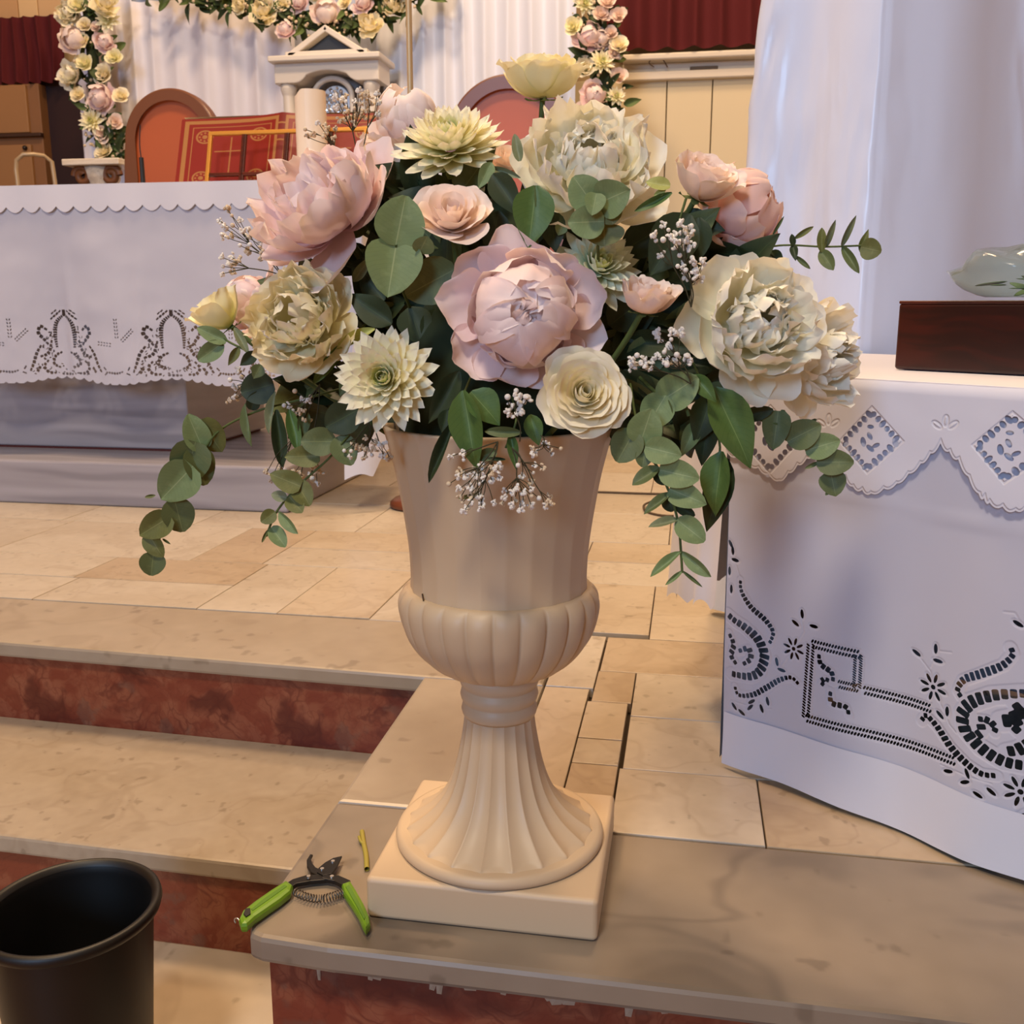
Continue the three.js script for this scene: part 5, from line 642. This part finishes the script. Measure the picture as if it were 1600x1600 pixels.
ruscus('glossy green ruscus sprig hanging over the urn rim below the pink peony', [735, 590], [[735, 590, -0.04], [722, 625], [715, 660]], -1.015, [[724, 610, 741, 737, 52, 'point', 'rus', 0.004, 0.012, 0.3], [736, 612, 782, 662, 52, 'point', 'rus', 0, 0.004, -0.3], [712, 655, 668, 755, 18, 'strap', 'dark', 0.004, 0.01, 0.3], [718, 580, 668, 664, 36, 'point', 'dark', -0.01, -0.006], [700, 640, 690, 676, 24, 'point', 'dark', -0.008, -0.004]]);
ruscus('short green ruscus sprig behind white gypsophila over the urn front', [800, 620], [[800, 620, -0.05], [806, 660], [790, 700]], -1.02, [[828, 648, 842, 696, 30, 'point', 'rus', 0, 0.006], [798, 678, 806, 733, 18, 'point', 'rus', 0, 0.008], [815, 676, 757, 674, 17, 'strap', 'eucDark', 0.002, 0.01], [776, 706, 741, 716, 20, 'round', 'eucDark', 0, 0.006], [748, 772, 716, 779, 7, 'strap', 'olive', 0, 0.006], [790, 718, 762, 716, 6, 'strap', 'dark']], 0.0012);
ruscus('broad green ruscus leaves below the upper right white peony', [840, 400], [[840, 420, -0.06], [838, 330], [835, 290]], -1.06, [[838, 290, 826, 386, 66, 'point', 'rus', 0, 0.012], [770, 272, 812, 336, 44, 'point', 'dark', -0.02, -0.01], [768, 254, 748, 294, 24, 'point', 'euc', -0.03, -0.02], [812, 252, 804, 209, 17, 'round', 'grey', -0.05, -0.05], [768, 262, 812, 277, 12, 'strap', 'grey', -0.04, -0.03], [860, 330, 868, 392, 42, 'point', 'dark', -0.03, -0.02], [780, 330, 764, 400, 46, 'point', 'dark', -0.03, -0.03], [880, 350, 872, 368, 20, 'point', 'euc', -0.02, -0.02]]);
ruscus('dark rose leaves with a serrated leaflet left of the salmon peony', [1060, 420], [[1060, 430, -0.06], [1058, 360], [1072, 310]], -1.1, [[1078, 335, 1016, 430, 76, 'point', 'dark', 0, 0.008], [1050, 301, 992, 330, 15, 'strap', 'rus', 0.01, 0.016], [1047, 291, 1010, 284, 20, 'round', 'lime', 0.01, 0.014, 0.4], [1040, 296, 1022, 306, 10, 'strap', 'lime', 0.012, 0.014], [1092, 340, 1080, 420, 50, 'point', 'dark', -0.02, -0.01]]);
ruscus('dark ruscus sprig between the cream yellow peony and lower dahlia', [600, 520], [[620, 520, -0.08], [580, 500, -0.02], [540, 545, -0.01]], -1.1, [[612, 506, 542, 458, 46, 'point', 'dark', 0, 0.01], [540, 534, 489, 600, 20, 'strap', 'rus', 0.01, 0.02], [586, 514, 524, 544, 18, 'strap', 'lime', 0.014, 0.02, 0.4], [640, 480, 660, 540, 56, 'point', 'dark', -0.02, -0.01], [600, 470, 560, 420, 40, 'point', 'dark', -0.03, -0.03], [552, 440, 580, 400, 18, 'point', 'grey', -0.02, -0.02], [690, 480, 680, 560, 60, 'point', 'dark', -0.03, -0.02], [560, 560, 530, 620, 30, 'point', 'eucDark', 0.0, 0.01]]);
// inner greenery that closes the gaps between the blooms
reseed(301);
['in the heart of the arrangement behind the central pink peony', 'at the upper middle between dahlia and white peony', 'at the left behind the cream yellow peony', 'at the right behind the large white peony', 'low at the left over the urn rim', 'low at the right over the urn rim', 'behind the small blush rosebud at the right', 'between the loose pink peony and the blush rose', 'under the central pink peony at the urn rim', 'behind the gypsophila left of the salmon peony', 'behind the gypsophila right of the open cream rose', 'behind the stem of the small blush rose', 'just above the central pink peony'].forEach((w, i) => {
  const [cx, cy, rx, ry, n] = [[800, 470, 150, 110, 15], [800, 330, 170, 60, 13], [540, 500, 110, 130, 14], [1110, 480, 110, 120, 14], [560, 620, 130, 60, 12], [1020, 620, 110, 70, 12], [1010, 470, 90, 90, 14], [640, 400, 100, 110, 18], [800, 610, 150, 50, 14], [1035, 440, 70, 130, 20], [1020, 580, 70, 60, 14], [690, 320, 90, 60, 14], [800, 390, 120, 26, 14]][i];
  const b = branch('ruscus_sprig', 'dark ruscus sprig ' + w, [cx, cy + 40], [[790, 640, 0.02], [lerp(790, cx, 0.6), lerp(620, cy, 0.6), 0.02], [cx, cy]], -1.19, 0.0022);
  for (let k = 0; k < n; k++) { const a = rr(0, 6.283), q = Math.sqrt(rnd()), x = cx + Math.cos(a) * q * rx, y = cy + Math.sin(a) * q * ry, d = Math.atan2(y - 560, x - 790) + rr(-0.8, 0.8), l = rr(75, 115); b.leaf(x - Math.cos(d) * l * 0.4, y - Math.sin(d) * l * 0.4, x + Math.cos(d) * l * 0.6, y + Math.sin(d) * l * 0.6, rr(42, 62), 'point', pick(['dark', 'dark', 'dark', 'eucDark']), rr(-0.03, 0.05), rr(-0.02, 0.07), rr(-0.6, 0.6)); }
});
// ---------------------------------------------------------------- gypsophila
const gypMat = phys({ color: 0xf4f0e8, roughness: 0.9, transmission: 0.15, thickness: 0 }), gypDry = std({ color: 0xd6c3a6, roughness: 0.9 }), gypStem = std({ color: 0x3d3a22, roughness: 0.8 });
function gypGeo(s) { reseed(s); const g = []; for (let i = 0; i < 9; i++) g.push(new THREE.IcosahedronGeometry(0.42, 0).scale(1, 0.6, 1).rotateX(rr(0, 3)).rotateZ(rr(0, 3)).translate(rr(-0.55, 0.55), rr(-0.5, 0.5), rr(-0.5, 0.5))); return merge(g); }
const GY = [gypGeo(1), gypGeo(2), gypGeo(3)], gypBud = new THREE.SphereGeometry(0.8, 8, 6);
function gyp(label, root, z, clusters, dry = 0, size = 8) { // clusters [px, py, rx, ry, n]
  const o = P(root[0], root[1], z), t = thing('gypsophila_sprig', label, 'flower', o.toArray()), stems = [];
  for (const [cx, cy, rx, ry, n] of clusters) {
    const hub = P(lerp(root[0], cx, 0.6), lerp(root[1], cy, 0.6), z + 0.003).sub(o); stems.push(tube([V(0, 0, 0), hub.clone().multiplyScalar(0.5).add(V(0.002, 0.001, 0)), hub], 0.0007, 8, 4));
    for (let i = 0; i < n; i++) { const a = i * 2.4 + rr(0, 0.6), q = Math.sqrt((i + 0.6) / n), x = cx + Math.cos(a) * q * rx, y = cy + Math.sin(a) * q * ry, p = P(x, y, z + rr(-0.012, 0.016)).sub(o);
      stems.push(tube([hub, hub.clone().lerp(p, 0.5).add(V(rr(-0.003, 0.003), rr(-0.002, 0.003), 0)), p], 0.00045, 6, 4));
      const bud = rnd() < 0.15, m = part(t, 'blossom', bud ? gypBud : pick(GY), rnd() < dry ? gypDry : gypMat); m.position.copy(p); m.scale.setScalar(pxSize(size * rr(0.7, 1.05) * (bud ? 0.55 : 1), p.clone().add(o))); m.rotation.set(rr(0, 3), rr(0, 3), 0); }
  }
  part(t, 'stems', merge(stems), gypStem); return t;
}
reseed(401);
gyp('dried gypsophila spray rising behind the loose pink peony beside the candle', [556, 262], -1.2, [[548, 168, 30, 30, 16], [500, 205, 34, 14, 9], [586, 160, 14, 20, 5]], 0.75, 9);
gyp('gypsophila spray at the left edge above the pale yellow rosebud', [440, 430], -1.16, [[358, 350, 22, 26, 9], [400, 380, 30, 24, 13], [356, 412, 18, 20, 7]], 0.45, 9);
gyp('dense white gypsophila spray before dark leaves beside the salmon peony', [1080, 480], -1.06, [[1066, 372, 22, 28, 12], [1080, 420, 24, 22, 12], [1032, 372, 14, 34, 6]], 0.05, 11);
gyp('white gypsophila spray between cream rose and right white peony', [1080, 600], -1.03, [[1000, 566, 22, 12, 9], [1050, 560, 30, 12, 9], [1042, 528, 24, 16, 6]], 0.12, 11);
gyp('small white gypsophila tuft just below the central pink peony', [812, 690], -1.0, [[806, 630, 22, 20, 8]], 0, 12);
gyp('gypsophila spray hanging over the urn front, the left of two', [778, 690], -0.99, [[762, 740, 22, 20, 11], [728, 758, 30, 30, 12], [745, 790, 34, 12, 8], [716, 712, 18, 8, 4]], 0.35, 9.5);
gyp('gypsophila spray hanging over the urn front, the right of two', [800, 700], -0.99, [[812, 778, 32, 22, 15], [826, 738, 24, 20, 6], [856, 786, 8, 10, 3]], 0.25, 9.5);
gyp('brownish gypsophila spray below the lower dahlia', [575, 660], -1.06, [[580, 700, 24, 18, 9], [545, 702, 14, 16, 6], [604, 712, 8, 8, 2]], 0.7, 9);
gyp('gypsophila spray among the hanging leaves at the lower left', [500, 600], -1.09, [[466, 640, 24, 36, 11], [480, 740, 26, 20, 9], [430, 742, 14, 16, 5]], 0.4, 9);
gyp('gypsophila tuft in front of the altar lace at the left', [410, 600], -1.1, [[372, 600, 18, 22, 8], [366, 622, 10, 10, 2]], 0.2, 10);
gyp('faint gypsophila spray against the urn under the cream rose', [845, 680], -0.985, [[852, 703, 30, 12, 8]], 0.6, 8);
// ---------------------------------------------------------------- garlands round the backdrop
function merged(list) { const gs = list.map((p) => { const g = p.geo.clone().toNonIndexed(); g.deleteAttribute('uv'); g.rotateX(p.tilt).rotateY(p.az).scale(p.s, p.s, p.s); return g; }); return mergeGeometries(gs); }
reseed(501);
const GF = {
  white: [merged(fullPeony('white', 0.4, 0.5)), 'white peony'], cream: [merged(fullPeony('cream', 0.4, 0.5)), 'cream peony'], pink: [merged(bombPeony('pink', 0.4, 0.7)), 'pink peony'], pale: [merged(bombPeony('pale', 0.4, 0.7)), 'pale blush peony'],
  rose: [merged(rose('rose', 0.4, 16, 0.85)), 'cream rose'], yellow: [merged(rose('yellow', 0.4, 14, 0.8)), 'pale yellow rose'], blush: [merged(rose('blush', 0.4, 12, 0.8)), 'blush rose'], dahlia: [merged(dahlia(0.4, 40)), 'creamy dahlia'],
};
const ord = ['first', 'second', 'third', 'fourth', 'fifth', 'sixth', 'seventh', 'eighth', 'ninth', 'tenth'];
const swagGreen = [std({ color: 0x3a4a26, roughness: 0.7 }), std({ color: 0x566a34, roughness: 0.7 })];
function garland(where, Z, flowers, path, byX) {
  const seen = {}, total = {}; flowers.sort((a, b) => byX ? a[0] - b[0] : a[1] - b[1]); for (const f of flowers) total[f[3]] = (total[f[3]] ?? 0) + 1;
  for (const [px, py, d, k] of flowers) {
    const i = (seen[k] = (seen[k] ?? 0) + 1), p = P(px, py, Z + 0.04 + rr(0, 0.05)), lab = total[k] === 1 ? `only ${GF[k][1]} in the ${where}` : `${GF[k][1]}, ${ord[i - 1]} from the ${byX ? 'left' : 'top'} of its kind in the ${where}`;
    const m = solo(GF[k][1].split(' ').pop(), GF[k][0], petalMatThick, lab, 'flower', p.toArray(), 'flowers of the ' + where);
    m.quaternion.setFromUnitVectors(yAxis, viewDir(rr(-0.3, 0.3), rr(-0.15, 0.35), 1)); m.rotateY(rr(0, 6)); m.scale.setScalar(pxSize(d * 0.58, p));
  }
  const curve = new THREE.CatmullRomCurve3(path.map(([x, y]) => P(x, y, Z)), false, 'centripetal'), gs = [[], []], n = Math.round(curve.getLength() * 150);
  for (let i = 0; i < n; i++) { const c = curve.getPoint(rnd()), g = LG[pick(['point', 'point', 'round'])].clone(), l = rr(0.06, 0.12); g.scale(l * rr(0.3, 0.5), l, l).rotateX(rr(-0.9, 0.9)).rotateZ(rr(-3.1, 3.1)).rotateY(rr(-0.8, 0.8)).translate(c.x + rr(-0.1, 0.1), c.y + rr(-0.06, 0.06), c.z + rr(-0.03, 0.05)); gs[i % 2].push(g); }
  const t = thing('garland_greenery', 'loose dark green leaves of the ' + where, 'foliage'); t.userData.kind = 'stuff'; part(t, 'dark_leaves', merge(gs[0]), swagGreen[0]); part(t, 'light_leaves', merge(gs[1]), swagGreen[1]); part(t, 'cord', new THREE.TubeGeometry(curve, 60, 0.035, 8), std({ color: 0x2a351c, roughness: 0.9 }));
  const wh = []; for (let i = 0; i < n * 0.5; i++) { const c = curve.getPoint(rnd()); wh.push(new THREE.IcosahedronGeometry(rr(0.005, 0.011), 0).translate(c.x + rr(-0.11, 0.11), c.y + rr(-0.06, 0.06), c.z + rr(0.03, 0.09))); } part(t, 'white_filler', merge(wh), gypDry);
}
garland('left flower garland', -5.85, [[121, 6, 32, 'yellow'], [104, 20, 40, 'white'], [101, 34, 26, 'cream'], [150, -4, 24, 'blush'], [166, 6, 48, 'cream'], [168, 30, 38, 'dahlia'], [131, 38, 24, 'rose'], [149, 40, 18, 'blush'], [117, 63, 50, 'pale'], [164, 65, 36, 'pink'], [177, 88, 27, 'yellow'], [130, 96, 31, 'yellow'], [111, 117, 46, 'white'], [160, 114, 33, 'rose'], [121, 146, 25, 'rose'], [157, 152, 54, 'pink'], [189, 148, 27, 'rose'], [143, 189, 38, 'dahlia'], [181, 190, 26, 'blush'], [159, 208, 29, 'blush'], [160, 235, 30, 'rose'], [126, 62, 26, 'cream']], [[130, -30], [140, 30], [145, 90], [150, 150], [165, 200], [172, 245]]);
garland('flower swag above the tabernacle', -5.85, [[375, 8, 30, 'cream'], [412, 18, 48, 'cream'], [447, 46, 36, 'pink'], [467, 3, 34, 'pink'], [511, 22, 50, 'pale'], [440, 6, 26, 'rose'], [538, 1, 26, 'rose'], [566, 4, 38, 'pink'], [577, 38, 46, 'cream'], [614, 8, 46, 'cream'], [590, -14, 36, 'white'], [495, -12, 34, 'white'], [350, -12, 34, 'white'], [640, -10, 30, 'rose']], [[240, -20], [310, -6], [390, 8], [460, 28], [520, 44], [570, 30], [630, 0], [690, -30]], true);
garland('right flower garland', -5.85, [[914, 6, 36, 'dahlia'], [950, 1, 30, 'blush'], [940, 20, 30, 'blush'], [967, 23, 27, 'blush'], [895, 40, 30, 'yellow'], [920, 58, 56, 'pink'], [938, 62, 34, 'pale'], [955, 50, 24, 'blush'], [967, 68, 32, 'rose'], [961, 82, 26, 'blush'], [941, 97, 40, 'dahlia'], [914, 103, 32, 'rose'], [929, 150, 50, 'pink'], [963, 150, 30, 'dahlia'], [912, 172, 34, 'blush'], [968, 118, 28, 'blush'], [908, -8, 34, 'white']], [[925, -30], [930, 30], [938, 80], [945, 130], [950, 190]]);
// ---------------------------------------------------------------- pruners, cut stem, bucket, cable
{
  const Q = (x, y, h = 0) => PY(x / 2.5, 1240 + y / 2.5, h), o = Q(1265, 345), t = thing('pruning_shears', 'open pruning shears with green handles on the marble step corner', 'pruners', [o.x, 0, o.z]);
  const flat = (pts, y0, y1, bev = 0.0012) => prism(pts.map(([x, y]) => { const p = Q(x, y); return [p.x - o.x, p.z - o.z]; }), y0, y1, bev), steel = std({ color: 0x2b2a2a, metalness: 0.7, roughness: 0.4 }), green = phys({ color: 0x648f16, roughness: 0.4, clearcoat: 0.3 }), chrome = std({ color: 0xd6d4d0, metalness: 0.9, roughness: 0.25 });
  part(t, 'hook_blade', flat([[1213, 262], [1199, 285], [1200, 310], [1214, 333], [1240, 346], [1272, 346], [1284, 332], [1258, 324], [1234, 314], [1220, 296], [1216, 278], [1223, 264]], 0.006, 0.0105), steel);
  part(t, 'cutting_blade', flat([[1337, 275], [1303, 283], [1272, 300], [1246, 322], [1240, 340], [1262, 352], [1296, 346], [1318, 318]], 0.0095, 0.0125, 0.0006), steel);
  part(t, 'left_arm', flat([[1280, 345], [1205, 344], [1145, 362], [1120, 378], [1136, 396], [1160, 380], [1215, 370], [1285, 364]], 0.005, 0.011), steel); part(t, 'right_arm', flat([[1262, 346], [1325, 350], [1370, 370], [1372, 386], [1340, 390], [1306, 372], [1258, 362]], 0.006, 0.012), steel);
  const handle = (name, L, hole) => { const h = part(t, name, flat(L, 0.002, 0.0165, 0.005), green); part(h, 'grip_groove', flat(hole, 0.0155, 0.0172, 0.0004), std({ color: 0x4f7a12, roughness: 0.6 })); return h; };
  const lh = handle('handle', [[1120, 378], [1146, 396], [1138, 420], [1100, 452], [1040, 494], [1000, 522], [968, 552], [944, 554], [935, 530], [950, 498], [1000, 458], [1060, 416]], [[1112, 402], [1124, 408], [1050, 462], [990, 505], [984, 498], [1040, 452]]);
  part(lh, 'thumb_lock', flat([[962, 500], [980, 498], [982, 520], [964, 532], [954, 520]], 0.0158, 0.0185, 0.0005), std({ color: 0x1a1a18, roughness: 0.5 }));
  handle('handle', [[1336, 392], [1371, 380], [1396, 420], [1424, 470], [1444, 518], [1448, 548], [1430, 568], [1418, 552], [1400, 510], [1366, 456], [1344, 424]], [[1352, 410], [1366, 402], [1400, 462], [1430, 530], [1424, 540], [1392, 480]]);
  const sp = [], path = new THREE.CatmullRomCurve3([Q(1152, 384, 0.008), Q(1200, 404, 0.008), Q(1250, 411, 0.008), Q(1300, 400, 0.008), Q(1342, 386, 0.008)].map((p) => p.sub(V(o.x, 0, o.z)))); const r = 0.0048; for (let i = 0; i <= 260; i++) { const u = i / 260, c = path.getPoint(u), d = path.getTangent(u), s = V(0, 1, 0).cross(d).normalize(), a = u * Math.PI * 2 * 17; sp.push(c.addScaledVector(s, Math.cos(a) * r).add(V(0, Math.sin(a) * r * 0.9, 0))); }
  part(t, 'spring', tube(sp, 0.0009, 520, 5), std({ color: 0x6f6b66, metalness: 0.8, roughness: 0.3 }));
  for (const [x, y] of [[1260, 331], [1302, 301], [1207, 361], [1298, 361]]) { const p = Q(x, y); part(t, 'screw', new THREE.CylinderGeometry(0.0026, 0.003, 0.003, 12).translate(p.x - o.x, 0.0135, p.z - o.z), chrome); }
  part(t, 'wire_catch', tube([Q(938, 500, 0.01), Q(925, 487, 0.012), Q(916, 492, 0.01), Q(920, 505, 0.006)].map((p) => p.sub(V(o.x, 0, o.z))), 0.0011, 14, 5), chrome);
  const a = Q(1433, 295, 0.004), st = thing('cut_stem', 'short yellow green cut flower stem beside the urn base', 'stem', a.toArray()), g2 = std({ color: 0x9a8f3a, roughness: 0.6 });
  part(st, 'stalk', tube([V(0, 0, 0), Q(1430, 240, 0.004).sub(a), Q(1420, 190, 0.004).sub(a), Q(1414, 148, 0.004).sub(a)], 0.0036, 14, 8), g2); part(st, 'side_shoot', tube([Q(1422, 200, 0.004).sub(a), Q(1410, 188, 0.006).sub(a), Q(1402, 168, 0.006).sub(a)], 0.0022, 8, 6), g2);
}
{
  const t = thing('bucket', 'black plastic flower bucket standing on the lower step', 'bucket', [-0.806, -0.375, -1.092]), k = phys({ color: 0x050505, roughness: 0.5, clearcoat: 0.1, clearcoatRoughness: 0.4 });
  part(t, 'body', lathe([[0, 0.006], [0.082, 0.006], [0.086, 0.012], [0.107, 0.31], [0.109, 0.318], [0.1065, 0.318], [0.104, 0.305], [0.083, 0.016], [0, 0.012]], 72), k);
  part(t, 'base_ring', lathe([[0.074, 0], [0.085, 0], [0.087, 0.01], [0.076, 0.01]], 56), k);
  part(t, 'rim', lathe([[0.105, 0.316], [0.108, 0.322], [0.113, 0.3245], [0.1175, 0.322], [0.119, 0.316], [0.117, 0.309], [0.1135, 0.307], [0.1125, 0.312], [0.108, 0.316]], 72), k);
}
{
  const a = PY(1040, 772, 0.005); solo('floor_cable', tube([[880, 768], [940, 769], [1000, 771], [1045, 772], [1090, 772], [1120, 778], [1118, 792], [1080, 804], [1040, 806], [1012, 800], [1006, 790], [1022, 783], [1050, 781], [1130, 780]].map(([x, y], i) => PY(x, y, i > 9 && i < 12 ? 0.012 : 0.005).sub(a)), 0.0045, 90, 6), std({ color: 0x4a3a2a, roughness: 0.7 }), 'thin dark cable looping on the marble floor behind the urn', 'cable', a.toArray());
}
renderer.render(scene, camera);
